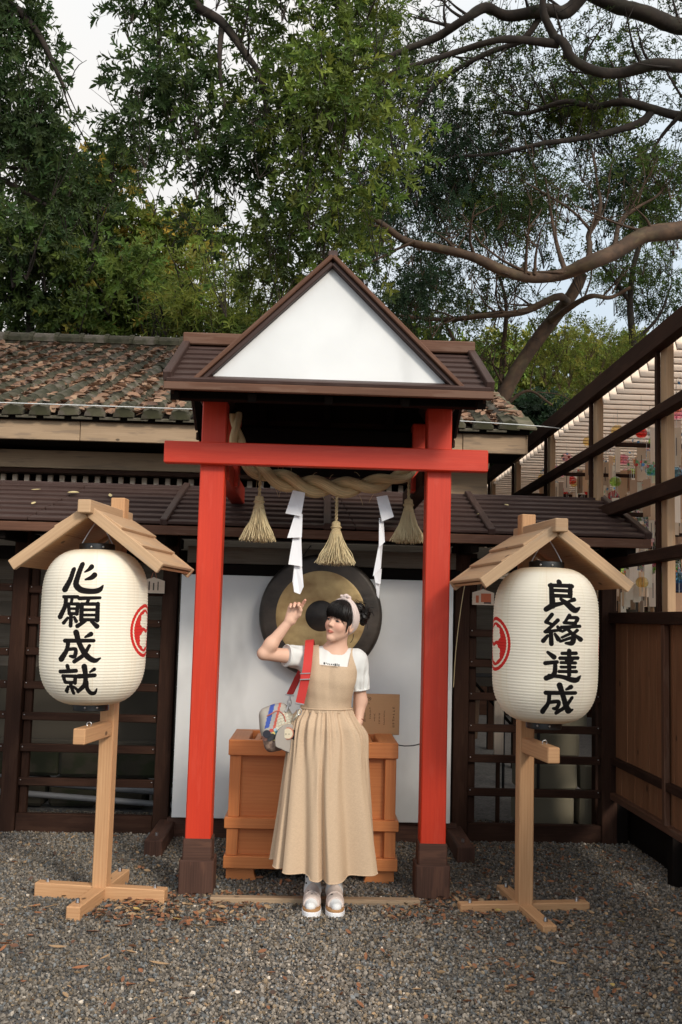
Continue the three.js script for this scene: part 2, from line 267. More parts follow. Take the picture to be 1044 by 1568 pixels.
// ---------- rear building with the mossy tiled roof ----------
{
  const b = thing('shrine_building', 'old timber building with a leaf covered tiled roof behind the fence', 'building');
  const x0 = -5.2, xW = 1.40;
  // lower wall: grey clapboards over a concrete plinth
  for (let i = 0; i < 6; i++) for (const [a, c] of [[x0, -2.6], [-2.6, -0.9 + 0.05 * (i % 2)], [-0.9 + 0.05 * (i % 2), xW]]) part('clapboard', at(board(c - a - 0.004, 0.185, 0.022), (a + c) / 2, 1.13 + i * 0.17, -7.92, -0.09), M.clap, b);
  const conc = plain(0.095, 0.078, 0.058, { map: plasterT, roughness: 0.95, bumpMap: plasterT, bumpScale: 0.006 });
  part('concrete_plinth', at(board(xW - x0 - 0.3, 0.56, 0.3, 0.01), (x0 + xW - 0.6) / 2, 0.79, -8.05), conc, b);
  part('ledge', at(board(xW - x0 - 0.3, 0.05, 0.42, 0.01), (x0 + xW - 0.6) / 2, 0.50, -8.03), conc, b);
  const mossT = dataTex(512, 256, (u, v) => { const m = fbm(u, v, 8, 4, 5, 12), k = fbm(u, v, 14, 10, 4, 44), l = 0.035 + 0.12 * m; const gn = sst(0.42, 0.6, k); return [L2S(l * mix(1.05, 0.62, gn)), L2S(l * mix(0.95, 0.75, gn)), L2S(l * mix(0.8, 0.4, gn))]; });
  mossT.repeat.set(0.5, 1);
  for (let i = 0; i < 16; i++) { const w = rr(0.32, 0.42), cx = x0 + 0.2 + i * 0.4; if (cx > 0.75) continue; for (let k = 0; k < 2; k++) part('stone', at(board(w, 0.2, 0.25, 0.025), cx + (k ? 0.1 : 0) + rr(-0.02, 0.02), 0.12 + k * 0.225, -8.0 + rr(-0.02, 0.02), 0, rr(-0.03, 0.03), rr(-0.02, 0.02)), plain(0.42, 0.38, 0.28, { map: mossT, roughness: 0.95, bumpMap: mossT, bumpScale: 0.01 }), b); }
  // upper wall, beams and the slatted vent
  part('upper_wall', at(board(xW - x0, 0.8, 0.06), (x0 + xW) / 2, 2.45, -8.66), M.darker, b);
  part('wall_board', at(board(0.62, 0.34, 0.02), xW - 0.29, 2.62, -8.40), M.weather, b, { label: 'pale wall board at the corner' });
  part('wall_beam', at(board(xW - x0, 0.15, 0.1), (x0 + xW) / 2, 2.745, -8.45), M.weather, b);
  part('lower_beam', at(board(xW - x0, 0.035, 0.11), (x0 + xW) / 2, 2.646, -8.45), M.dark, b);
  for (let i = 0; i < 49; i++) { const x = -3.55 + i * 0.099; part('slat', at(board(0.042, 0.13, 0.03, 0.002), x, 2.565, -8.56), M.pale, b); }
  part('vent_sill', at(board(xW - x0 - 0.7, 0.03, 0.1), (x0 + xW - 0.7) / 2, 2.485, -8.54), M.dark, b);
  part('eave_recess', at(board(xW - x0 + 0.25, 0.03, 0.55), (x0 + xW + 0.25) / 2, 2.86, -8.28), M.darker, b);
  for (const [a, c] of [[x0, -1.9], [-1.9, 0.2], [0.2, 1.15], [1.15, 1.66]]) part('fascia_board', at(board(c - a - 0.005, 0.175, 0.035), (a + c) / 2, 2.925, -8.0), M.weather, b);
  part('fascia_end', at(board(0.03, 0.17, 0.5), 1.665, 2.93, -8.26), M.weather, b);
  part('side_wall', at(board(0.08, 2.6, 3.6), xW - 0.35, 1.5, -10.5), M.darker, b);
  // roof
  const zE = -7.95, yE = 3.04, zR = -12.5, yR = 4.72, a = Math.atan2(yR - yE, zE - zR), L = Math.hypot(yR - yE, zE - zR);
  const roof = part('roof', at(board(1.68 - x0, 0.05, L), (1.68 + x0) / 2, (yE + yR) / 2 - 0.03, (zE + zR) / 2, a), M.darker, b);
  part('rear_slope', at(board(1.68 - x0, 0.05, L), (1.68 + x0) / 2, (yE + yR) / 2 - 0.03, 2 * zR - (zE + zR) / 2, -a), M.darker, b);
  const tileT = dataTex(512, 512, (u, v) => { const m = fbm(u, v, 6, 6, 5, 61), k = sst(0.45, 0.62, fbm(u, v, 5, 5, 5, 88)), l = 0.04 + 0.15 * m; return [L2S(l * mix(1.15, 0.66, k)), L2S(l * mix(0.95, 0.60, k)), L2S(l * mix(0.72, 0.34, k))]; });
  tileT.repeat.set(2, 2);
  const tm = plain(1, 1, 1, { map: tileT, roughness: 0.92, bumpMap: tileT, bumpScale: 0.008 });
  const mossy = plain(0.5, 0.52, 0.42, { map: tileT, roughness: 0.95, bumpMap: tileT, bumpScale: 0.008 }), greenish = plain(1.0, 1.05, 0.9, { map: tileT, roughness: 0.92, bumpMap: tileT, bumpScale: 0.008 });
  // half barrel cover tile, tapered, lying along +z (down slope)
  const barrel = (r0, r1, len, th = 0.016) => { const P = [], I = [], U = [], n = 7; for (const rad of [0, th]) for (let k = 0; k <= n; k++) { const q = Math.PI * k / n; for (const e of [0, 1]) { const r = (e ? r1 : r0) - rad; P.push(Math.cos(q) * r, Math.sin(q) * r, (e - 0.5) * len); U.push(k / n * 0.3, e * len); } }
    const o = (n + 1) * 2; for (let k = 0; k < n; k++) { const i = k * 2; I.push(i, i + 2, i + 1, i + 1, i + 2, i + 3, o + i, o + i + 1, o + i + 2, o + i + 1, o + i + 3, o + i + 2, i + 1, i + 3, o + i + 1, o + i + 1, i + 3, o + i + 3); }
    const g = new THREE.BufferGeometry(); g.setAttribute('position', new THREE.Float32BufferAttribute(P, 3)); g.setAttribute('uv', new THREE.Float32BufferAttribute(U, 2)); g.setIndex(I); return g.toNonIndexed(); };
  const tg = barrel(0.062, 0.078, 0.36); tg.computeVertexNormals(); const eg = new THREE.ExtrudeGeometry(new THREE.Shape([...Array(13).keys()].map((k) => { const q = Math.PI * k / 12, r = 0.074 * (1 + 0.08 * Math.sin(k * 2.3)); return new THREE.Vector2(Math.cos(q) * r, Math.sin(q) * r - 0.006); })), { depth: 0.34, bevelEnabled: true, bevelSize: 0.006, bevelThickness: 0.008, bevelSegments: 2 }).translate(0, 0, -0.17);
  const down = V(0, -Math.sin(a), Math.cos(a)), up = V(0, Math.cos(a), Math.sin(a)), nT = 16, hiddenTiles = [], pan = [], TS = L / nT;
  const qn = new THREE.Quaternion();
  for (let c = 0; c < 31; c++) { const x = 1.52 - c * 0.219;
    for (let i = 0; i < nT; i++) {
      const t = (i + 0.5) / nT, p = V(x + rr(-0.008, 0.008), mix(yE, yR, t), mix(zE, zR, t)).addScaledVector(up, 0.005 + rr(0, 0.01)).addScaledVector(down, 0.03);
      qn.setFromEuler(new THREE.Euler(a + 0.035 + rr(-0.02, 0.02), rr(-0.03, 0.03), rr(-0.05, 0.05)));
      const seen = (x < -0.75 && x > -3.85) || x > 1.0, m = new THREE.Matrix4().compose(p, qn, V(1, 1, 1));
      if (seen) { const o = part('roof_tile', i ? tg : eg, rnd() < 0.3 ? tm : mossy, roof); o.applyMatrix4(m); } else hiddenTiles.push(tg.clone().applyMatrix4(m));
    }
    for (let i = 0; i < nT; i++) { const t = (i + 0.5) / nT, p = V(x - 0.11, mix(yE, yR, t), mix(zE, zR, t)).addScaledVector(up, -0.012).addScaledVector(down, 0.03); const g = new THREE.BoxGeometry(0.16, 0.016, TS * 1.12); qn.setFromEuler(new THREE.Euler(a + 0.04, 0, 0)); pan.push(g.toNonIndexed().applyMatrix4(new THREE.Matrix4().compose(p, qn, V(1, 1, 1)))); }
  }
  part('roof_tile', merge(hiddenTiles), tm, roof, { kind: 'stuff' }); part('pan_tiles', merge(pan), tm, roof, { kind: 'stuff' });
  for (let i = 0; i < nT; i++) { const t = (i + 0.5) / nT, p = V(1.645, mix(yE, yR, t), mix(zE, zR, t)).addScaledVector(up, 0.025).addScaledVector(down, 0.03); const o = part('verge_tile', board(0.17, 0.03, TS * 1.2, 0.008), greenish, roof); o.position.copy(p); o.rotation.set(a + 0.08, 0, rr(-0.06, 0.06)); }
  for (let i = 0; i < 22; i++) { const x = 1.5 - i * 0.31; part('ridge_tile', at(barrelR(0.13, 0.32), x, yR + 0.09, zR, 0, Math.PI / 2 + rr(-0.02, 0.02), rr(-0.02, 0.02)), i % 2 ? mossy : tm, roof); part('ridge_collar', at(barrelR(0.145, 0.05), x - 0.155, yR + 0.09, zR, 0, Math.PI / 2), mossy, roof); }
  part('ridge_base', at(board(1.6 - x0, 0.16, 0.22), (1.6 + x0) / 2, yR + 0.02, zR), tm, roof); part('ridge_ornament', at(board(0.14, 0.3, 0.24, 0.03), 1.62, yR + 0.1, zR), greenish, roof);
  function barrelR(r, len) { const g = barrel(r, r, len, 0.02); g.computeVertexNormals(); return g; }
  // dry leaves lying on the tiles
  const leaf = litterLeaf(0.042, 0.022), mats = [], cols = [];
  for (let i = 0; i < 34000; i++) { const t = Math.pow(rnd(), 0.9), x = rr(-4.4, 1.6), ch = ((1.52 - x) / 0.219) % 1, near = Math.abs(ch - 0.5) < 0.39; if (!near && rnd() < 0.55) continue; if (vnoise(x * 2.2 + 30, t * 7 + 3, 999, 999, 15) < 0.22) continue;
    const p = V(x, mix(yE, yR, t), mix(zE, zR, t)).addScaledVector(up, (near ? 0.012 : 0.085) + rr(0, 0.03)); qn.setFromEuler(new THREE.Euler(a + rr(-0.5, 0.5), rr(0, 6.3), rr(-0.5, 0.5))); const s = rr(0.7, 1.35);
    mats.push(new THREE.Matrix4().compose(p, qn, V(s, s, s))); const h = rnd(); cols.push(new THREE.Color().setRGB(...(h < 0.6 ? [0.25, 0.135, 0.078] : h < 0.85 ? [0.33, 0.205, 0.125] : [0.12, 0.06, 0.035])).multiplyScalar(rr(0.7, 1.15))); }
  instanced('dry_leaves', leaf, plain(1, 1, 1, { roughness: 0.8, transmission: 0.15 }), mats, cols, roof);
}
function litterLeaf(l, w) {   // a curled dry leaf, stem end at -z
  const P = [], I = [], rows = 5; for (let i = 0; i <= rows; i++) { const t = i / rows, ww = w * Math.pow(Math.sin(Math.PI * clamp(t * 0.94 + 0.03)), 0.8), y = 0.25 * l * (t - 0.5) ** 2 * 2; P.push(-ww, y + ww * 0.5, (t - 0.5) * l * 2, 0, y, (t - 0.5) * l * 2, ww, y + ww * 0.35, (t - 0.5) * l * 2); }
  for (let i = 0; i < rows; i++) for (const k of [0, 1]) { const a = i * 3 + k; I.push(a, a + 3, a + 1, a + 1, a + 3, a + 4); }
  const g = new THREE.BufferGeometry(); g.setAttribute('position', new THREE.Float32BufferAttribute(P, 3)); g.setIndex(I); g.computeVertexNormals(); return g;
}
// wires and pipes
solo('overhead_wire', 'thin white wire strung along the tiled eave', 'wire', tubeGeo([[-4.2, 3.1, -7.86], [-1.5, 3.095, -7.85], [0.5, 3.08, -7.85], [1.8, 3.04, -7.85], [2.08, 3.12, -8.4]], 0.004, 30, 5), plain(0.6, 0.6, 0.58));
[[0.24, -7.62, 0.032], [0.165, -7.52, 0.022]].forEach(([y, z, r], i) => solo('water_pipe', i ? 'thin grey plastic pipe lying low behind the left lattice' : 'thick grey plastic pipe behind the left lattice, above a thinner one', 'pipe', tubeGeo([[-4.2, y + 0.12, z], [-2.2, y + 0.02, z], [-0.95, y - 0.05, z]], r, 12, 8), plain(0.13, 0.13, 0.135, { roughness: 0.5 })));
// stone blocks, leaning frame and sign strip behind the right lattice
{
  const m = plain(0.19, 0.165, 0.115, { map: plasterT, roughness: 0.95, bumpMap: plasterT, bumpScale: 0.01 });
  const w = thing('stone_steps', 'rough tan stone blocks piled behind the right lattice', 'stone wall', [0, 0, -7.75]);
  [[1.75, 0.12, 0.42, 0.24], [1.76, 0.37, 0.43, 0.22], [1.80, 0.60, 0.4, 0.2], [1.84, 0.80, 0.42, 0.18], [2.2, 0.12, 0.4, 0.24], [2.22, 0.37, 0.4, 0.22]].forEach(([x, y, a, h]) => part('block', at(board(a, h, 0.3, 0.03), x, y, rr(-0.03, 0.03), rr(-0.03, 0.03), rr(-0.05, 0.05), rr(-0.02, 0.02)), m, w));
  const r = thing('iron_gate', 'thin black iron frame leaning behind the right lattice', 'railing', [1.42, 0, -7.55]);
  for (const x of [-0.26, 0.0, 0.26]) part('bar', at(new THREE.CylinderGeometry(0.011, 0.011, 1.0, 7), x, 0.75, 0), M.black, r); part('top_rail', beam([-0.28, 1.1, 0], [0.3, 1.1, 0], 0.03, 0.03), M.black, r); part('diagonal', beam([-0.25, 1.08, 0.012], [0.28, 0.5, 0.012], 0.02, 0.02), M.darker, r);
  const s = thing('notice_strip', 'narrow pale notice board standing behind the right lantern post', 'sign', [1.36, 0, -7.42]); part('strip', at(board(0.07, 0.62, 0.02), 0, 0.80, 0), M.pale, s); part('stake', at(board(0.03, 0.6, 0.02), 0, 0.3, -0.02), M.dark, s);
  const c = thing('storage_wall', 'weathered pale boards standing behind the right lattice', 'wall', [1.32, 0, -7.86]); for (let i = 0; i < 4; i++) part('board', at(board(0.5, 0.2, 0.02), 0, 1.1 + i * 0.21, 0), M.clap, c);
}

// ---------- red gate with its cross-gabled roof ----------
const GX = 0.044;
{
  const g = thing('shrine_gate', 'red wooden shrine gate with a white gabled dark brown roof', 'gate', [GX, 0, 0]);
  for (const s of [-1, 1]) {
    part('post', at(board(0.138, 2.42, 0.138, 0.006), s * 0.635, 1.485, -5.685), M.red, g);
    part('post_base', at(board(0.185, 0.19, 0.185, 0.006), s * 0.635, 0.09, -5.685), M.base, g);
    part('base_collar', at(board(0.156, 0.12, 0.156, 0.006), s * 0.635, 0.235, -5.685), M.base, g);
    part('rear_post', at(board(0.12, 0.42, 0.12, 0.006), s * 0.59, 2.49, -6.2), M.red, g);
    part('tie_beam', at(board(0.09, 0.12, 1.3, 0.006), s * 0.60, 2.325, -6.42), s < 0 ? M.red : M.dark, g);
  }
  part('rear_board', at(board(1.5, 0.30, 0.02, 0.003), 0, 2.55, -6.5), M.darker, g);
  part('crossbeam', at(board(1.80, 0.122, 0.062, 0.005), 0, 2.386, -5.585), M.red, g);
  part('rear_beam', at(board(1.4, 0.1, 0.06, 0.004), 0, 2.60, -6.2), M.darker, g);
  // main roof: ridge along x, planks lapped
  const eF = -5.14, eB = -6.56, yE = 2.655, zR = -5.85, yR = 3.03, hw = 0.84, n = 7;
  for (const sgn of [1, -1]) {
    const zE = sgn > 0 ? eF : eB, a = Math.atan2(yR - yE, Math.abs(zE - zR)) * sgn, L = Math.hypot(yR - yE, zE - zR) / n;
    for (let i = 0; i < n; i++) { const t = (i + 0.5) / n; part('roof_plank', at(board(hw * 2, 0.02, L * 1.2, 0.003), 0, mix(yE, yR, t) + 0.035, mix(zE, zR, t), a - sgn * 0.12), M.roofWood, g); }
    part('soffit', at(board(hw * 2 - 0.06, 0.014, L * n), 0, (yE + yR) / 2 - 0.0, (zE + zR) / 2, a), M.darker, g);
    for (const s of [-1, 1]) { part('end_batten', beam([s * (hw - 0.005), yE + 0.055, zE + 0.01 * sgn], [s * (hw - 0.005), yR + 0.05, zR], 0.055, 0.045, 0.005), M.roofWood, g); part('verge_board', beam([s * (hw - 0.03), yE, zE - 0.02 * sgn], [s * (hw - 0.03), yR - 0.01, zR], 0.07, 0.02, 0.004), M.dark, g); }
    for (const s of [-0.8, -0.4, 0, 0.4, 0.8]) part('rafter', beam([s, yE - 0.035, zE - 0.04 * sgn], [s, yR - 0.045, zR + 0.01 * sgn], 0.05, 0.045, 0.004), M.darker, g);
  }
  part('eave_fascia', at(board(hw * 2 + 0.02, 0.042, 0.03, 0.004), 0, yE + 0.005, eF + 0.012), M.trimWood, g);
  part('eave_strip', at(board(hw * 2 - 0.02, 0.026, 0.03, 0.004), 0, yE + 0.042, eF - 0.012), M.roofWood, g);
  part('rear_fascia', at(board(hw * 2 + 0.02, 0.05, 0.03, 0.004), 0, yE, eB - 0.012), M.dark, g);
  part('ridge_board', at(board(hw * 2 + 0.03, 0.07, 0.13, 0.006), 0, yR + 0.065, zR), M.trimWood, g);
  for (const z of [-5.3, -6.42]) part('purlin', at(board(1.6, 0.08, 0.07), 0, yE - 0.01 + (z < -6 ? 0.02 : 0.02), z), M.darker, g);
  // cross gable facing the front
  const yb = 2.70, ya = 3.345, wb = 0.655, zf = -5.20, zb = -6.45;
  const tri = new THREE.Shape([new THREE.Vector2(-wb, 0), new THREE.Vector2(wb, 0), new THREE.Vector2(0, ya - yb)]);
  for (const z of [zf - 0.04, zb + 0.04]) part('gable_panel', at(new THREE.ExtrudeGeometry(tri, { depth: 0.02, bevelEnabled: false }), 0, yb - 0.005, z), z > -6 ? M.white : M.dark, g);
  part('gable_sill', at(board(wb * 2 + 0.02, 0.012, 0.02, 0.003), 0, yb + 0.004, zf - 0.008), M.cedarGrey, g);
  const sl = Math.atan2(ya - yb, wb), SL = Math.hypot(wb + 0.03, (wb + 0.03) * Math.tan(sl));
  for (const s of [-1, 1]) {
    const dx = Math.cos(sl), dy = Math.sin(sl), pt = (d, off, z) => [s * (wb + 0.03 - d * dx + off * dy), yb - 0.03 * Math.tan(sl) + d * dy + off * dx, z];
    part('bargeboard', beam(pt(0, 0.010, zf), pt(SL + 0.008, 0.010, zf), 0.024, 0.05, 0.004), M.roofWood, g);
    part('barge_cap', beam(pt(-0.012, 0.034, zf + 0.004), pt(SL + 0.03, 0.034, zf + 0.004), 0.022, 0.085, 0.004), M.trimWood, g);
    part('bargeboard', beam(pt(0, 0.012, zb), pt(SL + 0.008, 0.012, zb), 0.042, 0.05, 0.004), M.roofWood, g);
    for (let i = 0; i < 6; i++) { const d = (i + 0.5) / 6 * SL, p = pt(d, 0.03, (zf + zb) / 2); part('gable_plank', at(board(SL / 6 * 1.15, 0.018, zf - zb - 0.1, 0.003), p[0], p[1], p[2], 0, 0, -s * sl + s * 0.08), M.roofWood, g); }
  }
  part('gable_ridge', at(board(0.05, 0.035, zf - zb + 0.06, 0.006), 0, ya + 0.062, (zf + zb) / 2), M.roofWood, g);
}

// ---------- twisted straw rope, tassels and paper streamers ----------
M.straw = plain(0.52, 0.40, 0.22, { roughness: 0.85 });
{
  const strawT = dataTex(256, 256, (u, v) => { const f = fbm(u, v, 4, 90, 3, 19), b = fbm(u, v, 4, 8, 3, 23), l = 0.30 + 0.55 * f * (0.55 + 0.75 * b); return [L2S(l * 1.12), L2S(l * 0.86), L2S(l * 0.47)]; }); strawT.repeat.set(3, 6);
  M.rope = plain(1, 1, 1, { map: strawT, bumpMap: strawT, bumpScale: 0.004, roughness: 0.9 });
  const rope = thing('straw_rope', 'thick twisted straw rope sagging under the red crossbeam', 'rope', [0, 0, -6.0]);
  const keys = [[-0.505, 2.70], [-0.50, 2.62], [-0.476, 2.483], [-0.41, 2.395], [-0.275, 2.325], [-0.12, 2.284], [0.074, 2.268], [0.267, 2.284], [0.42, 2.322], [0.535, 2.375], [0.60, 2.45], [0.62, 2.50]];
  const cv = new THREE.CatmullRomCurve3(keys.map(([x, y]) => V(x, y, 0)), false, 'centripetal'), seg = 110, fr = cv.computeFrenetFrames(seg), Lc = cv.getLength();
  for (let k = 0; k < 2; k++) { const pts = []; for (let i = 0; i <= seg; i++) { const t = i / seg, p = cv.getPointAt(t), a = t * Lc / 0.37 * 2 * Math.PI + k * Math.PI, r = 0.033 * (0.45 + 0.55 * Math.sin(Math.PI * clamp(t * 0.9 + 0.06))); const n = V(0, 1, 0).addScaledVector(fr.tangents[i], -fr.tangents[i].y).normalize(), bn = V(0, 0, 1); pts.push(p.addScaledVector(n, Math.cos(a) * r).addScaledVector(bn, Math.sin(a) * r).toArray()); }
    part('strand', tubeGeo(pts, (t) => 0.0355 * (0.45 + 0.55 * Math.sin(Math.PI * clamp(t * 0.9 + 0.06))), 150, 12), M.rope, rope); }
  // stray straw fibres
  const fib = []; for (let i = 0; i < 40; i++) { const t = rr(0.2, 0.8), p = cv.getPointAt(t), a = rr(0, 6.28), d = V(rr(-1, 1), Math.sin(a), Math.cos(a)).normalize(); p.addScaledVector(V(0, Math.sin(a), Math.cos(a)), 0.06); fib.push(tubeGeo([p.toArray(), p.clone().addScaledVector(d, 0.03).toArray(), p.clone().addScaledVector(d, 0.05).add(V(0, -0.012, 0)).toArray()], 0.0012, 3, 3)); }
  part('loose_straw', merge(fib), M.straw, rope, { kind: 'stuff' });
  const tassel = (x, z, yTop, yKnot, yBot, w, label) => {
    const t = thing('straw_tassel', label, 'tassel', [x, yKnot, z], 0, 'straw tassels hanging from the rope');
    for (let k = 0; k < 2; k++) { const pts = []; for (let i = 0; i <= 24; i++) { const q = i / 24, a = q * 26 + k * Math.PI; pts.push([Math.cos(a) * 0.005, mix(yTop - yKnot, 0.02, q), Math.sin(a) * 0.005]); } part('cord', tubeGeo(pts, 0.0055, 60, 5), M.straw, t); }
    part('binding', new THREE.LatheGeometry([[0.012, 0.05], [0.024, 0.044], [0.027, 0.03], [0.025, 0.02], [0.029, 0.01], [0.026, -0.002], [0.031, -0.014], [0.034, -0.03]].map((p) => new THREE.Vector2(...p)), 20), M.rope, t);
    part('knot', at(new THREE.TorusGeometry(0.028, 0.006, 6, 16), 0, 0.012, 0, Math.PI / 2 - 0.1), M.straw, t);
    const st = [], H = yKnot - yBot; for (let i = 0; i < 300; i++) { const a = i * 2.39996, r = Math.sqrt((i + 0.5) / 300), dx = Math.cos(a) * r, dz = Math.sin(a) * r, len = H * rr(0.92, 1.03) * (1 - 0.05 * r), j = () => rr(-0.007, 0.007);
      st.push(tubeGeo([[dx * 0.028, -0.01, dz * 0.028], [dx * w * 0.42 + j(), -len * 0.42, dz * w * 0.42 + j()], [dx * w * 0.78 + j(), -len * 0.75, dz * w * 0.78 + j()], [dx * w + j() * 1.5, -len, dz * w + j() * 1.5]], 0.0024, 4, 3)); }
    part('straws', merge(st), strawLight, t, { kind: 'stuff' });
  };
  const strawLight = plain(0.62, 0.50, 0.29, { roughness: 0.8 });
  tassel(-0.345, -5.98, 2.42, 2.155, 1.925, 0.105, 'left straw tassel, nearest the left red post, under the rope end');
  tassel(0.115, -5.97, 2.21, 2.015, 1.80, 0.118, 'lowest straw tassel, hanging at the middle of the rope over the gong');
  tassel(0.545, -6.0, 2.40, 2.165, 1.945, 0.105, 'right straw tassel tucked beside the right red post');
  const paper = plain(0.86, 0.86, 0.88, { roughness: 0.55, transmission: 0.18 });
  // zigzag paper: a chain of slanted folded panels [x, y, z] with half widths
  const shide = (label, x, z, rows) => {
    const t = thing('paper_streamer', label, 'streamer', [x, 0, z], 0, 'white zigzag paper streamers on the rope'), panel = (a, b, c, d) => { const P = [a, b, c, d].map((p) => V(...p)), n = P[1].clone().sub(P[0]).cross(P[3].clone().sub(P[0])).normalize().multiplyScalar(0.0006), Q = []; for (const s of [1, -1]) { const q = P.map((p) => p.clone().addScaledVector(n, s)); const o = s > 0 ? [0, 1, 2, 0, 2, 3] : [0, 2, 1, 0, 3, 2]; for (const i of o) Q.push(q[i].x, q[i].y, q[i].z); } const g = new THREE.BufferGeometry(); g.setAttribute('position', new THREE.Float32BufferAttribute(Q, 3)); g.computeVertexNormals(); return g; };
    for (const r of rows) part('fold', panel(...r), paper, t);
  };
  const k = 6.0 / 1550, w = (x, y, z = 0) => [(x - 481) * k, 1.5 + (944 + 0.0267 * (481 - x) - y) * k, z];
  shide('left white zigzag paper streamer, its tip touching the raised hand', 0, -5.95, [
    [w(443, 754, 0), w(462, 757, 0.01), w(457, 794, 0.03), w(433, 791, 0.03)],
    [w(448, 788, 0.0), w(459, 790, 0.0), w(459, 826, 0.03), w(437, 828, 0.035)],
    [w(446, 822, 0.0), w(458, 824, 0.0), w(461, 870, 0.03), w(440, 868, 0.035)],
    [w(449, 864, 0.0), w(460, 866, 0.0), w(464, 900, 0.02), w(459, 912, 0.02), ],
    [w(449, 864, 0.0), w(459, 912, 0.02), w(450, 909, 0.025), w(447, 893, 0.03)]]);
  shide('right white zigzag paper streamer, thinner and seen edge on', 0, -5.95, [
    [w(571, 757, 0), w(588, 753, -0.01), w(598, 787, 0.03), w(580, 795, 0.03)],
    [w(576, 789, 0.0), w(583, 791, -0.02), w(585, 826, 0.03), w(576, 835, 0.04)],
    [w(577, 826, 0.0), w(583, 826, -0.03), w(580, 866, 0.02), w(568, 879, 0.04)],
    [w(569, 872, 0.02), w(582, 866, -0.02), w(580, 890, 0.02), w(572, 889, 0.03)],
    [w(572, 888, 0.02), w(580, 888, -0.02), w(578, 912, 0.02), w(575, 908, 0.03)]]);
}

// ---------- gong ----------
{
  const t = thing('bronze_gong', 'large round bronze gong with dark rim and centre hung on the white panel', 'gong', [0.045, 1.505, -6.80]);
  const gt = (base, hi, s) => dataTex(512, 512, (u, v) => { const m = fbm(u, v, 6, 6, 6, s), k = fbm(u, v, 3, 12, 4, s + 9), q = clamp(m * 1.3 + k * 0.5 - 0.4); return [0, 1, 2].map((i) => L2S(mix(base[i], hi[i], q))); });
  const gold = new THREE.MeshPhysicalMaterial({ map: gt([0.26, 0.15, 0.055], [0.66, 0.49, 0.23], 71), roughness: 0.5, metalness: 0.35, bumpMap: gt([0, 0, 0], [1, 1, 1], 72), bumpScale: 0.003 });
  const blk = new THREE.MeshPhysicalMaterial({ map: gt([0.012, 0.010, 0.009], [0.075, 0.058, 0.045], 73), roughness: 0.5, metalness: 0.35, bumpMap: gold.bumpMap, bumpScale: 0.003 });
  const lat = (pts) => { const g = new THREE.LatheGeometry(pts.map((p) => new THREE.Vector2(...p)), 72).rotateX(Math.PI / 2), p = g.attributes.position, uv = g.attributes.uv; for (let i = 0; i < p.count; i++) uv.setXY(i, p.getX(i) * 1.6 + 0.5, p.getY(i) * 1.6 + 0.5); return g; };
  part('rim', lat([[0.40, -0.085], [0.415, -0.06], [0.412, -0.02], [0.402, 0.0], [0.38, 0.006], [0.30, 0.012]]), blk, t);
  part('face', lat([[0.301, 0.0115], [0.285, 0.016], [0.20, 0.018], [0.103, 0.019]]), gold, t);
  part('boss', lat([[0.104, 0.017], [0.098, 0.024], [0.06, 0.036], [0.0001, 0.041]]), blk, t);
  for (const s of [-1, 1]) part('hanging_cord', tubeGeo([[s * 0.16, 0.365, -0.01], [s * 0.13, 0.40, 0.0], [s * 0.08, 0.47, -0.02]], 0.004, 8, 5), M.black, t);
}

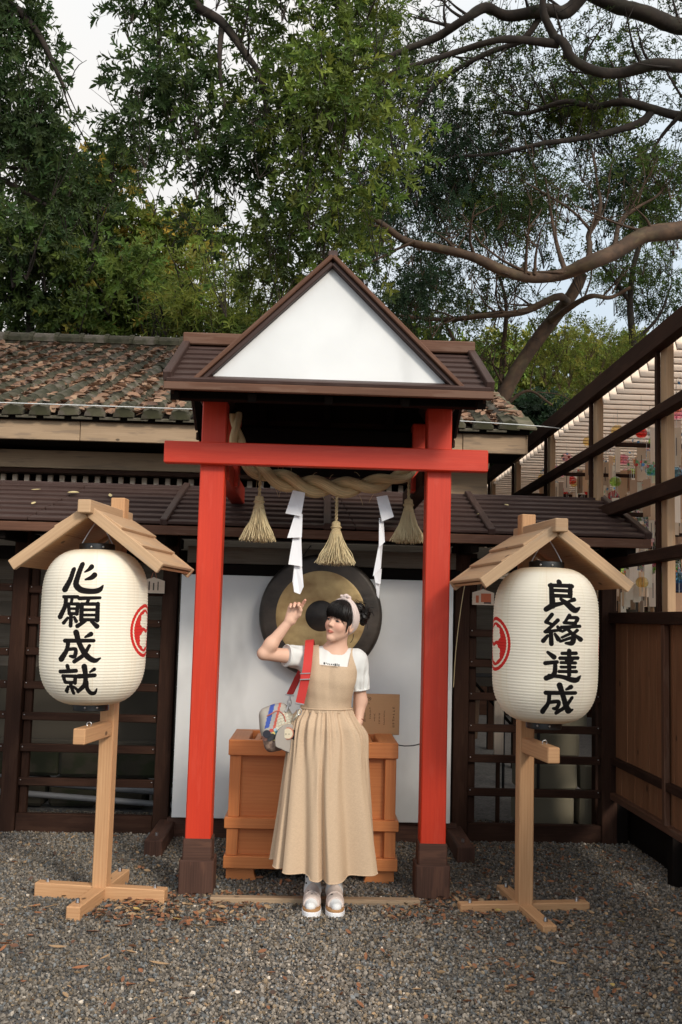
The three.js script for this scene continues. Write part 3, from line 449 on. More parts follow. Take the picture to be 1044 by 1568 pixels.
// ---------- offering box ----------
{
  const t = thing('offering_box', 'orange brown wooden offering box with a slatted top behind the woman', 'box', [0.02, 0, -6.17]);
  const W = 0.94, D = 0.50, fz = D / 2;
  for (const s of [-1, 1]) for (const z of [fz - 0.05, -fz + 0.05]) { const sh = new THREE.Shape([[0, 0], [0.17, 0], [0.155, 0.035], [0.15, 0.06], [0.17, 0.075], [0, 0.075]].map((p) => new THREE.Vector2(...p))); const g = new THREE.ExtrudeGeometry(sh, { depth: 0.06, bevelEnabled: true, bevelSize: 0.003, bevelThickness: 0.003, bevelSegments: 1 }); if (s > 0) g.scale(-1, 1, 1), g.index || flip(g); part('foot', at(g, s * 0.475, 0, z - 0.03), M.box, t); }
  function flip(g) { const p = g.attributes.position.array, n = g.attributes.normal.array, u = g.attributes.uv.array; const sw = (a, i, j, k) => { for (let q = 0; q < k; q++) { const x = a[i * k + q]; a[i * k + q] = a[j * k + q]; a[j * k + q] = x; } }; for (let i = 0; i < p.length / 3; i += 3) { sw(p, i + 1, i + 2, 3); sw(n, i + 1, i + 2, 3); sw(u, i + 1, i + 2, 2); } }
  part('lower_moulding', at(board(W + 0.045, 0.068, D + 0.06), 0, 0.11, 0), M.box, t);
  part('middle_moulding', at(board(W + 0.05, 0.062, D + 0.05), 0, 0.325, 0), M.box, t);
  part('lower_panel', at(board(W - 0.04, 0.16, D - 0.06), 0, 0.22, 0), M.box, t);
  part('body_panel', at(board(W - 0.045, 0.36, D - 0.06), 0, 0.53, 0), M.box, t);
  for (const s of [-1, 1]) for (const z of [fz - 0.022, -fz + 0.022]) { part('corner_post', at(board(0.065, 0.155, 0.065, 0.003), s * (W / 2 - 0.022), 0.222, z), M.box, t); part('corner_post', at(board(0.065, 0.345, 0.065, 0.003), s * (W / 2 - 0.026), 0.528, z), M.box, t); }
  const y = 0.745; for (const z of [fz, -fz]) part('top_rail', at(board(W + 0.03, 0.088, 0.055, 0.004), 0, y, z), M.box, t);
  for (const s of [-1, 1]) part('top_rail', at(board(0.11, 0.086, D - 0.06, 0.004), s * (W / 2 - 0.04), y, 0), M.box, t);
  for (let i = 0; i < 9; i++) part('slat', at(board(0.034, 0.05, D - 0.06, 0.004), -0.33 + i * 0.0825, y + 0.005, 0, 0, 0, 0), M.box, t);
  part('inner_floor', at(board(W - 0.14, 0.02, D - 0.1), 0, 0.70, 0), M.darker, t);
  // notice on the back corner
  const s = thing('wooden_notice', 'square tan wooden notice with small vertical lettering on the offering box', 'sign', [0.405, 0.0, -6.40]);
  const sg = (() => { const c = document.createElement('canvas'); c.width = 512; c.height = 512; const x = c.getContext('2d'); x.fillStyle = '#c79a6c'; x.fillRect(0, 0, 512, 512); for (let i = 0; i < 500; i++) { x.fillStyle = `rgba(${rnd() < 0.5 ? '120,80,45' : '225,185,140'},${rr(0.02, 0.08)})`; x.fillRect(rr(-100, 512), rr(0, 512), rr(80, 400), rr(0.6, 2.5)); }
    x.strokeStyle = '#4d3320'; x.lineWidth = 6; x.beginPath(); x.arc(172, 58, 20, 0, 7); x.stroke(); x.beginPath(); x.arc(172, 58, 8, 0, 7); x.fillStyle = '#4d3320'; x.fill();
    const col = (cx, y0, y1, sz, st) => { for (let yy = y0; yy < y1; yy += st) { x.lineWidth = sz * 0.13; x.strokeStyle = '#5b3d27'; for (let q = 0; q < 4; q++) { x.beginPath(); const h = rnd() < 0.5; const a = rr(-0.5, 0.5) * sz, b = rr(-0.5, 0.5) * sz; if (h) { x.moveTo(cx - sz * 0.45, yy + a); x.lineTo(cx + sz * 0.45, yy + a); } else { x.moveTo(cx + b, yy - sz * 0.45); x.lineTo(cx + b * 0.8, yy + sz * 0.45); } x.stroke(); } } };
    col(452, 170, 450, 26, 40); col(346, 215, 400, 15, 19); col(292, 245, 380, 17, 21); col(236, 255, 360, 17, 21); col(186, 180, 330, 20, 26); col(130, 245, 370, 17, 21); col(75, 250, 350, 15, 20); col(25, 215, 340, 13, 18); col(170, 120, 135, 16, 20);
    const tx = new THREE.CanvasTexture(c); tx.colorSpace = THREE.SRGBColorSpace; return tx; })();
  part('board', at(board(0.29, 0.25, 0.014, 0.003), 0, 0.905, 0), M.cedar, s);
  part('lettering', at(new THREE.PlaneGeometry(0.284, 0.244), 0, 0.905, 0.0082), new THREE.MeshPhysicalMaterial({ map: sg, roughness: 0.6 }), s);
  part('back_support', at(board(0.04, 0.2, 0.02), 0, 0.86, -0.02), M.box, s);
  solo('black_cable', 'thin black cable drooping from the offering box towards the right post', 'cable', tubeGeo([[0.47, 0.775, -6.15], [0.53, 0.752, -6.12], [0.60, 0.76, -6.05], [0.66, 0.79, -5.95], [0.68, 0.80, -5.75]], 0.0035, 14, 5), M.black);
  solo('loose_string', 'thin straw string hanging slack beside the right edge of the white panel', 'string', tubeGeo([[1.045, 1.83, -6.96], [1.0, 1.6, -6.9], [0.965, 1.3, -6.88], [0.955, 1.05, -6.9]], 0.003, 14, 4), M.straw);
}

// ---------- paper lanterns on timber stands ----------
// brush strokes as [x, y, width] in tenths of a millimetre-like units of the lettering sheet
const KANJI = {
  heart: [[[210, 130, 34], [190, 230, 36], [140, 340, 44]], [[295, 78, 42], [265, 200, 40], [252, 290, 44], [300, 340, 46], [430, 355, 40], [490, 338, 36], [527, 293, 5]], [[405, 100, 40], [375, 130, 24], [335, 155, 7]], [[440, 185, 40], [410, 212, 34], [345, 235, 9]]],
  wish: [[[130, 415, 22], [270, 415, 24]], [[152, 420, 28], [146, 500, 30], [95, 622, 36]], [[215, 425, 20], [205, 482, 18]], [[178, 490, 22], [187, 590, 22]], [[175, 488, 18], [278, 488, 22]], [[272, 488, 24], [262, 590, 26]], [[185, 537, 16], [265, 535, 16]], [[185, 587, 20], [262, 587, 20]], [[205, 600, 24], [200, 712, 26]], [[172, 632, 18], [130, 684, 24]], [[236, 622, 14], [256, 666, 24]],
    [[288, 430, 28], [495, 420, 18]], [[382, 430, 22], [362, 484, 20]], [[312, 490, 28], [306, 652, 30]], [[472, 482, 28], [465, 652, 32]], [[310, 488, 22], [476, 485, 24]], [[320, 546, 18], [455, 544, 18]], [[320, 600, 18], [455, 598, 18]], [[310, 648, 22], [465, 648, 22]], [[348, 660, 20], [268, 714, 30]], [[405, 662, 16], [462, 714, 36]]],
  become: [[[145, 170, 30], [430, 165, 24]], [[177, 175, 28], [162, 260, 30], [105, 358, 42]], [[175, 258, 22], [248, 256, 24], [236, 328, 28], [195, 326, 16]], [[255, 82, 42], [290, 200, 36], [360, 320, 42], [440, 368, 34], [497, 343, 5]], [[388, 215, 20], [330, 310, 28], [236, 380, 28]], [[402, 98, 34], [346, 130, 10]]],
  attain: [[[165, 425, 26], [172, 460, 24]], [[92, 486, 28], [250, 474, 28]], [[115, 530, 24], [127, 592, 24]], [[112, 530, 20], [250, 530, 24]], [[242, 530, 26], [230, 600, 26]], [[125, 596, 20], [235, 596, 22]], [[182, 600, 26], [192, 705, 28]], [[152, 640, 18], [116, 690, 28]], [[212, 638, 14], [240, 666, 22]], [[275, 530, 34], [440, 518, 28]], [[335, 430, 42], [346, 520, 34], [332, 615, 34], [248, 690, 24]], [[357, 590, 26], [360, 660, 30], [400, 704, 30], [446, 702, 26], [466, 660, 6]], [[392, 486, 10], [436, 456, 24]]],
  good: [[[750, 62, 44], [750, 90, 34]], [[655, 95, 34], [660, 200, 40], [666, 305, 46]], [[638, 98, 26], [888, 95, 30]], [[866, 95, 34], [846, 200, 36]], [[690, 148, 24], [850, 148, 24]], [[690, 202, 26], [845, 202, 26]], [[668, 300, 44], [602, 344, 36]], [[680, 298, 36], [772, 274, 20]], [[884, 234, 30], [815, 262, 12]], [[750, 235, 20], [820, 290, 42], [888, 342, 42], [937, 312, 5]]],
  fate: [[[660, 395, 26], [603, 470, 24]], [[600, 472, 22], [655, 492, 18]], [[718, 450, 26], [640, 530, 22], [592, 572, 18]], [[600, 572, 22], [742, 546, 18]], [[716, 516, 18], [742, 552, 22]], [[650, 570, 28], [656, 690, 32]], [[620, 608, 18], [576, 664, 30]], [[690, 590, 16], [724, 642, 32]], [[832, 398, 26], [788, 462, 14]], [[826, 418, 20], [912, 424, 24], [884, 478, 22]], [[780, 472, 20], [890, 476, 22]], [[752, 522, 24], [934, 502, 20]], [[838, 520, 18], [760, 562, 14]], [[822, 545, 20], [872, 605, 30], [858, 672, 36], [796, 678, 14]], [[836, 582, 18], [758, 622, 14]], [[846, 622, 20], [742, 662, 16]], [[908, 545, 22], [858, 592, 14]], [[878, 588, 14], [942, 636, 34]]],
  reach: [[[622, 80, 18], [682, 126, 36]], [[598, 190, 28], [712, 174, 24]], [[696, 178, 26], [682, 300, 34], [608, 340, 36]], [[636, 312, 24], [760, 320, 28], [900, 350, 38], [944, 308, 5]], [[830, 58, 30], [832, 300, 28]], [[762, 86, 22], [897, 80, 24]], [[742, 134, 24], [914, 128, 24]], [[752, 178, 20], [892, 178, 20]], [[752, 222, 18], [888, 220, 18]], [[734, 268, 20], [902, 264, 22]], [[792, 138, 14], [806, 166, 12]], [[868, 138, 16], [850, 166, 10]]],
  become_2: [[[605, 486, 30], [900, 480, 24]], [[642, 490, 28], [632, 590, 28], [572, 680, 42]], [[642, 580, 26], [742, 576, 26], [726, 640, 30], [690, 642, 16]], [[740, 405, 42], [775, 500, 36], [830, 620, 40], [878, 668, 40], [912, 652, 8]], [[872, 528, 22], [820, 622, 28], [736, 686, 34]], [[852, 420, 32], [806, 446, 10]]],
};
const LH = 0.80, LR = 0.272;
function lanternTexture(side) {
  const W = 2048, H = 1024, c = document.createElement('canvas'); c.width = W; c.height = H; const x = c.getContext('2d');
  x.fillStyle = '#f4ebd8'; x.fillRect(0, 0, W, H);
  for (let i = 0; i < 24; i++) { x.fillStyle = `rgba(205,165,110,${rr(0.015, 0.05)})`; x.fillRect(rr(0, W), 0, rr(20, 160), H); }
  for (let i = 0; i < 8; i++) { x.fillStyle = 'rgba(190,150,100,0.10)'; x.fillRect(i * W / 8, 0, 5, H); }
  for (const [a, b] of [[0, 46], [H, H - 46]]) { const g = x.createLinearGradient(0, a, 0, b); g.addColorStop(0, 'rgba(200,150,85,0.35)'); g.addColorStop(1, 'rgba(200,150,85,0)'); x.fillStyle = g; x.fillRect(0, Math.min(a, b), W, 46); }
  const cx = side < 0 ? 152.5 : 835.5, cy = side < 0 ? 959 : 987, R = side < 0 ? 80.5 : 78, Hh = side < 0 ? 238 : 234, tilt = 0.036;
  const uvOf = (px, py) => { const q = px - cx + (py - cy) * (side < 0 ? 0.04 : 0.01); return [(0.5 + Math.asin(clamp(q / R, -0.99, 0.99)) / (2 * Math.PI)) * W, (0.5 + (py - cy) / Hh) * H, Math.sqrt(1 - clamp(q / R, -0.95, 0.95) ** 2)]; };
  const draw = (strokes, ox, oy) => { x.fillStyle = '#171312'; for (const s of strokes) { const cv = s.length > 2 ? new THREE.CatmullRomCurve3(s.map((p) => V(p[0], p[1], p[2])), false, 'centripetal') : null, n = 70; for (let i = 0; i <= n; i++) { const t = i / n, p = cv ? cv.getPoint(t) : V(mix(s[0][0], s[1][0], t), mix(s[0][1], s[1][1], t), mix(s[0][2], s[1][2], t)); const [u, v, cs] = uvOf(ox + p.x / 6.96, oy + p.y / 6.96), w = (p.z * 1.16 + 10) / 2 / 6.96; x.beginPath(); x.ellipse(u, v, w / (R * cs) / (2 * Math.PI) * W, w / Hh * H, 0, 0, 7); x.fill(); } } };
  if (side < 0) { draw(KANJI.heart, 90, 855); draw(KANJI.wish, 90, 855); draw(KANJI.become, 90, 955); draw(KANJI.attain, 90, 955); }
  else { draw(KANJI.good, 750, 885); draw(KANJI.fate, 750, 885); draw(KANJI.reach, 750, 985); draw(KANJI.become_2, 750, 985); }
  // round red crest, once on each flank
  for (const ang of side < 0 ? [70, -110] : [-69, 111]) {
    const u0 = (0.5 + ang / 360) * W, v0 = (0.5 + ((side < 0 ? 964 : 988.5) - cy) / Hh) * H; x.save(); x.translate(u0, v0); const f = side < 0 ? 1 : -1; x.scale(f * 41 / R / (2 * Math.PI) * W, 41 / Hh * H);
    const red = '#d3302a'; x.strokeStyle = red; x.fillStyle = red; x.lineWidth = 0.13; x.beginPath(); x.arc(0, 0, 0.93, 0, 7); x.stroke(); x.beginPath(); x.arc(0, 0, 0.79, 0, 7); x.fill();
    x.fillStyle = '#f4ebd8'; const blob = (bx, by, rx, ry, ph) => { x.beginPath(); for (let i = 0; i <= 60; i++) { const a = i / 60 * 2 * Math.PI, k = 1 + 0.07 * Math.sin(a * 7 + ph); x.lineTo(bx + Math.cos(a) * rx * k, by + Math.sin(a) * ry * k); } x.fill(); };
    blob(0.02, -0.34, 0.42, 0.34, 0); blob(-0.02, 0.34, 0.40, 0.33, 2); blob(0.3, 0.02, 0.2, 0.3, 1);
    x.strokeStyle = red; x.lineWidth = 0.13; x.beginPath(); x.moveTo(-0.62, 0.14); x.quadraticCurveTo(-0.35, -0.16, 0.05, 0.0); x.quadraticCurveTo(0.35, 0.1, 0.5, -0.2); x.stroke(); x.restore();
  }
  const t = new THREE.CanvasTexture(c); t.colorSpace = THREE.SRGBColorSpace; t.wrapS = THREE.RepeatWrapping; return t;
}
function lanternGeo() {
  const ribs = 54, per = 4, n = ribs * per, pts = [], prof = (y) => { const s = Math.abs(y) / (LH / 2); const k = 1 - 0.045 * s * s; const c = 0.6; return LR * k * (s < 1 - c ? 1 : 0.34 + 0.66 * Math.pow(Math.max(0, 1 - Math.pow((s - (1 - c)) / c, 2.7)), 0.5)); };
  for (let i = 0; i <= n; i++) { const y = -LH / 2 + LH * i / n, w = Math.abs(Math.sin(Math.PI * i / per)); pts.push(new THREE.Vector2(prof(y) + 0.0022 * w - 0.001, y)); }
  const g = new THREE.LatheGeometry(pts, 96, Math.PI), uv = g.attributes.uv, p = g.attributes.position;   // u = 0.5 faces +z
  for (let i = 0; i < uv.count; i++) uv.setY(i, (p.getY(i) + LH / 2) / LH); return g;
}
const lanG = lanternGeo();
function lanternStand(side, pos, turn, label, lanternLabel) {
  const t = thing('lantern_stand', label, 'lantern stand', pos, turn, 'timber stands holding the paper lanterns');
  part('post', at(board(0.078, 2.06, 0.078, 0.005), 0, 1.08, 0), M.cedar, t);
  part('cross_foot', at(board(0.70, 0.078, 0.07, 0.005), 0, 0.036, 0.0), M.cedar, t);
  part('cross_foot', at(board(0.07, 0.072, 0.36, 0.005), 0, 0.034, 0.215), M.cedar, t); part('cross_foot', at(board(0.07, 0.072, 0.33, 0.005), 0, 0.034, -0.20), M.cedar, t);
  for (const [x, z] of [[-0.29, 0], [0.29, 0], [0, 0.33], [0, -0.3]]) part('bolt', at(new THREE.CylinderGeometry(0.009, 0.011, 0.02, 6), x, 0.083, z), M.steel, t);
  part('arm', at(board(0.062, 0.078, 0.40, 0.005), 0, 0.884, 0.235), M.cedar, t); part('hook', at(new THREE.TorusGeometry(0.012, 0.003, 5, 12), 0, 0.93, 0.3), M.steel, t);
  const cz = 0.18, d = 0.60, sl = 36.5 * R, dx = Math.cos(sl), dy = Math.sin(sl), yr = 2.0;
  part('ridge_beam', at(board(0.066, 0.066, d + 0.06, 0.004), 0, yr + 0.01, cz + 0.02), M.cedarGrey, t);
  for (const s of [-1, 1]) for (let i = 0; i < 3; i++) { const q = 0.045 + (i + 0.5) * 0.14, off = 0.012 + (2 - i) * 0.006; part('roof_plank', at(board(0.157, 0.016, d - 0.02, 0.003), s * (q * dx + off * dy), yr - q * dy + off * dx, cz - 0.01, 0, 0, -s * sl + s * 0.07), M.cedarGrey, t); part('roof_lining', at(board(0.138, 0.012, d - 0.06, 0.002), s * q * dx, yr - q * dy - 0.009, cz - 0.01, 0, 0, -s * sl), M.cedar, t); }
  for (const s of [-1, 1]) for (const z of [cz + d / 2 - 0.015, cz - d / 2 + 0.015]) part('bargeboard', beam([s * 0.02 * dx, yr - 0.02 * dy - 0.004, z], [s * 0.475 * dx, yr - 0.475 * dy - 0.004, z], 0.056, 0.03, 0.003), M.cedarGrey, t);
  // the lantern hangs from the stand: a thing of its own
  const lp = V(0, 1.42, 0.30).applyAxisAngle(V(0, 1, 0), turn).add(V(...pos)), tex = lanternTexture(side);
  const l = thing('paper_lantern', lanternLabel, 'lantern', lp.toArray(), Math.atan2(-lp.x, -lp.z));
  l.rotation.z = side < 0 ? 0.012 : -0.012; l.scale.setScalar(0.97);
  part('paper_shade', lanG, new THREE.MeshPhysicalMaterial({ map: tex, transmission: 0.22, thickness: 0, roughness: 1, specularIntensity: 0.3 }), l);
  for (const s of [-1, 1]) { part('rim', at(new THREE.LatheGeometry([[0.06, -0.02], [0.089, -0.02], [0.092, -0.016], [0.092, 0.016], [0.089, 0.02], [0.06, 0.02]].map((p) => new THREE.Vector2(...p)), 40), 0, s * (LH / 2 + 0.012), 0), M.black, l); for (const q of [-1, 1]) part('rivet', at(new THREE.SphereGeometry(0.006, 8, 6), q * 0.03, s * (LH / 2 + 0.012), 0.0905), M.steel, l); }
  part('hanger', tubeGeo([[-0.085, LH / 2 + 0.02, 0], [-0.03, LH / 2 + 0.12, 0], [0, LH / 2 + 0.155, 0], [0.03, LH / 2 + 0.12, 0], [0.085, LH / 2 + 0.02, 0]], 0.004, 14, 5), M.steel, l);
}
lanternStand(-1, [-1.072, 0, -5.5], -8 * R, 'tan timber lantern stand with a small gabled roof beside the left red post', 'left cream paper lantern with four black characters and a red crest');
lanternStand(1, [1.14, -0.03, -5.45], 7 * R, 'tan timber lantern stand with a small gabled roof before the right lattice', 'right cream paper lantern with four black characters and a red crest');
// wooden votive plaques hung on the lattice
{
  const ema = (x, y, z, turn, label, print) => { const t = thing('votive_plaque', label, 'plaque', [x, y, z], turn, 'small wooden votive plaques on the lattice'); const sh = new THREE.Shape([[-0.075, -0.05], [0.075, -0.05], [0.075, 0.035], [0, 0.06], [-0.075, 0.035]].map((p) => new THREE.Vector2(...p))); part('board', new THREE.ExtrudeGeometry(sh, { depth: 0.008, bevelEnabled: false }), M.pale, t); part('cord', tubeGeo([[-0.02, 0.05, 0.01], [0, 0.1, 0.004], [0.02, 0.05, 0.01]], 0.002, 8, 4), plain(0.6, 0.2, 0.12), t); for (const [a, b, w, h, c] of print) part('print', at(board(w, h, 0.001, 0.0002), a, b, 0.0087), c, t); };
  const orange = plain(0.55, 0.13, 0.05), ink = plain(0.1, 0.07, 0.05);
  ema(-1.11, 1.68, -7.02, 0.1, 'tan votive plaque with ink writing beside the left lantern', [[-0.03, 0, 0.01, 0.06, ink], [0.0, -0.005, 0.01, 0.05, ink], [0.03, 0, 0.008, 0.06, ink]]);
  ema(1.17, 1.66, -7.03, -0.1, 'votive plaque printed with orange picture beside the right lantern', [[0.02, 0.0, 0.07, 0.06, orange], [-0.04, -0.01, 0.02, 0.05, orange], [0.03, -0.035, 0.05, 0.012, ink]]);
}

// ---------- board fence and wind chime frame along the right side ----------
{
  const X = 2.10;
  const f = thing('board_fence', 'brown vertical board fence along the right edge of the forecourt', 'fence');
  for (let i = 0; i < 38; i++) { const z = -7.0 + i * 0.145; part('plank', at(board(0.018, 0.94, 0.141, 0.003), X + 0.012 + rr(-0.003, 0.003), 1.057, z), M.fence, f); part('plank', at(board(0.018, 0.215, 0.141, 0.003), X + 0.012 + rr(-0.003, 0.003), 0.445, z), M.fence, f); }
  part('top_rail', at(board(0.09, 0.075, 5.8), X, 1.545, -4.3), M.dark, f); part('middle_rail', at(board(0.055, 0.05, 5.8), X - 0.005, 0.568, -4.3), M.dark, f); part('bottom_rail', at(board(0.055, 0.045, 5.8), X - 0.008, 0.33, -4.3), M.trimWood, f);
  for (const z of [-7.12, -6.0, -4.5, -3.0, -1.6]) { part('batten', at(board(0.035, 1.16, 0.05, 0.004), X - 0.022, 0.925, z + 0.02), M.trimWood, f); part('leg', at(board(0.09, 0.34, 0.09), X + 0.05, 0.15, z), M.darker, f); }
  part('backing_board', at(board(0.02, 0.36, 5.9), X + 0.13, 0.17, -4.3), M.darker, f);
  const r = thing('chime_frame', 'tall timber frame of dark rails and tan posts holding wind chimes', 'frame');
  for (const z of [-3.0, -4.52, -6.02, -7.53, -9.06, -10.6, -12.1, -13.6]) { part('post', at(board(0.05, 1.68, 0.10, 0.004), X + 0.02, 2.4, z - 0.01), M.cedarGrey, r); part('post_cover', at(board(0.025, 1.68, 0.045, 0.004), X - 0.018, 2.4, z - 0.075), M.dark, r); if (z < -7.3) part('lower_post', at(board(0.08, 1.56, 0.1), X + 0.02, 0.78, z), M.dark, r); }
  for (const [y, h] of [[3.25, 0.13], [2.795, 0.066], [2.30, 0.09], [1.92, 0.075]]) part('rail', at(board(0.075, h, 12.6, 0.006), X - 0.03, y, -8.5), M.dark, r);
  // louvred pergola roof over the chimes: tilted slats running across, carried by purlins
  const xs = [2.75, 3.3, 3.95, 4.7];
  const w = thing('pergola_roof', 'pale slatted pergola roof of tilted slats above the wind chimes', 'pergola');
  for (let i = 0; i < 72; i++) part('slat', at(board(2.75, 0.135, 0.016, 0.003), 3.495, 3.20 + rr(-0.004, 0.004), -4.0 - i * 0.172, -0.50 + rr(-0.03, 0.03)), M.slat, w);
  for (const x of xs) part('purlin', at(board(0.05, 0.06, 12.6), x, 3.31, -10.1), M.cedarGrey, w);
  for (const z of [-4.52, -7.53, -10.6, -13.6]) part('post', at(board(0.09, 3.27, 0.09), 4.75, 1.635, z), M.cedarGrey, w);
  for (const z of [-5.6, -7.1, -8.6, -10.1]) for (const y of [2.78, 2.28]) part('cross_rail', at(board(2.6, 0.03, 0.03), 3.42, y, z), M.dark, r);
  const e = thing('end_wall', 'pale slatted wall at the far end below the pergola roof', 'wall');
  for (let i = 0; i < 22; i++) part('slat', at(board(3.3, 0.041, 0.018, 0.003), 3.45, 2.2 + i * 0.0505, -16.3), M.slat, e); part('lower_board', at(board(3.3, 2.1, 0.03), 3.45, 1.06, -16.31), M.dark, e);
  for (const x of [1.85, 3.45, 5.05]) part('post', at(board(0.08, 3.4, 0.07), x, 1.7, -16.37), M.cedarGrey, e);
  const bw = thing('side_wall', 'dark board wall closing the back of the chime pergola', 'wall'); for (let i = 0; i < 10; i++) part('board', at(board(0.03, 0.205, 12.2, 0.004), 4.85, 0.12 + i * 0.21, -10.1), M.dark, bw);
  // wind chimes
  const glass = { transmission: 1, thickness: 0, roughness: 0.04 };
  const kinds = [['clear', [0.96, 0.97, 0.98]], ['clear', [0.96, 0.97, 0.98]], ['clear', [0.94, 0.95, 0.98]], ['pale pink', [0.97, 0.76, 0.79]], ['clear', [0.97, 0.96, 0.94]], ['pink', [0.96, 0.58, 0.70]], ['red', [0.88, 0.22, 0.20]], ['blue', [0.45, 0.74, 0.92]], ['green', [0.70, 0.90, 0.42]], ['amber', [0.95, 0.82, 0.52]]].map(([n, c]) => [n, plain(...c, { ...glass, roughness: n === 'clear' ? 0.04 : 0.12 })]);
  const prof = []; for (let i = 0; i <= 12; i++) { const a = mix(0.12, 2.55, i / 12); prof.push(new THREE.Vector2(Math.max(0.004, Math.sin(a) * 0.046), Math.cos(a) * 0.043)); } prof[0].x = 0.006;
  const globe = new THREE.LatheGeometry(prof, 22), dots = [plain(0.7, 0.06, 0.05), plain(0.1, 0.3, 0.6), plain(0.8, 0.75, 0.7), plain(0.15, 0.4, 0.15)];
  const cordG = new THREE.CylinderGeometry(0.0016, 0.0016, 1, 4), clapG = new THREE.SphereGeometry(0.008, 8, 6), tagMs = [M.slat, plain(0.78, 0.52, 0.32), plain(0.70, 0.52, 0.36), plain(0.45, 0.26, 0.15), plain(0.90, 0.80, 0.64)];
  const tagG = board(0.056, 0.2, 0.004, 0.0015), tagL = board(0.066, 0.26, 0.005, 0.0015), flowerG = new THREE.CircleGeometry(0.012, 7), cordM = plain(0.7, 0.68, 0.63), inkM = plain(0.12, 0.08, 0.06);
  const tagWords = ['pale tag', 'tan tag', 'grey tag', 'brown tag', 'white paper tag']; let n = 0;
  const chime = (x, y, z, len) => {
    const k = Math.floor(rnd() * kinds.length), [cn, cm] = kinds[k], tk = Math.floor(rnd() * 5), big = z > -6.8, level = y > 3.15 ? 'top' : y > 2.65 ? 'second' : y > 2.15 ? 'third' : 'lowest', far = z < -9 ? 'far' : z < -7.4 ? 'middle' : 'near';
    const t = thing('wind_chime', `${cn} glass wind chime with a ${tagWords[tk]} in the ${far} bay, ${level} row`, 'wind chime', [x, y, z], rr(-0.8, 0.5), `${cn} glass wind chimes with a ${tagWords[tk]}, ${far} bay ${level} row`);
    const c = part('cord', cordG, cordM, t); c.scale.y = len; c.position.y = len / 2 + 0.03;
    const gl = part('globe', globe, cm, t), sc = rr(0.9, 1.15); gl.scale.setScalar(sc);
    if (cn === 'clear' || k === 3) for (let i = 0; i < 7; i++) { const a = rr(0, 6.28), b = rr(0.9, 2.1), p = V(Math.sin(b) * Math.cos(a) * 0.0475, Math.cos(b) * 0.0445, Math.sin(b) * Math.sin(a) * 0.0475).multiplyScalar(sc), d = part('painted_flower', flowerG, dots[Math.floor(rnd() * 4)], t); d.position.copy(p); d.lookAt(p.clone().multiplyScalar(2).applyMatrix4(t.matrix)); d.quaternion.setFromUnitVectors(V(0, 0, 1), p.clone().normalize()); }
    const s = part('clapper_cord', cordG, cordM, t); s.scale.y = 0.12; s.position.y = -0.06; part('clapper', clapG, cm, t).position.y = -0.025;
    const tg = part('paper_tag', rnd() < 0.3 ? tagL : tagG, tagMs[tk], t); tg.position.y = -0.225; tg.rotation.y = rr(-0.8, 0.8);
    if (rnd() < 0.5) { const q = part('writing', board(0.006, 0.12, 0.0005, 0.0001), inkM, t); q.position.set(0, -0.225, 0); q.rotation.y = tg.rotation.y; q.position.add(V(Math.sin(tg.rotation.y), 0, Math.cos(tg.rotation.y)).multiplyScalar(0.0032)); }
    n++;
  };
  const spots = []; for (const yr of [3.18, 2.78, 2.28]) for (let z = -5.1; z > -11.0; z -= rr(0.26, 0.40)) for (let x = 2.25 + rr(0, 0.15); x < 0.372 * -z + 0.12; x += rr(0.11, 0.2)) if (!(Math.abs(x - 2.55) < 0.3 && z > -7.6 && yr < 2.5)) spots.push([x + rr(-0.04, 0.04), yr, z + rr(-0.12, 0.12)]);
  for (const [x, yr, z] of spots) { const L = rr(0.06, 0.3); chime(x, yr - L - 0.045, z, L); }
  for (const z of [-5.35, -5.62, -5.9, -6.15, -6.35, -6.62, -6.85]) { const L = rr(0.05, 0.1); chime(2.22 + rr(0, 0.12), 1.93 - L - 0.05, z, L); }
}

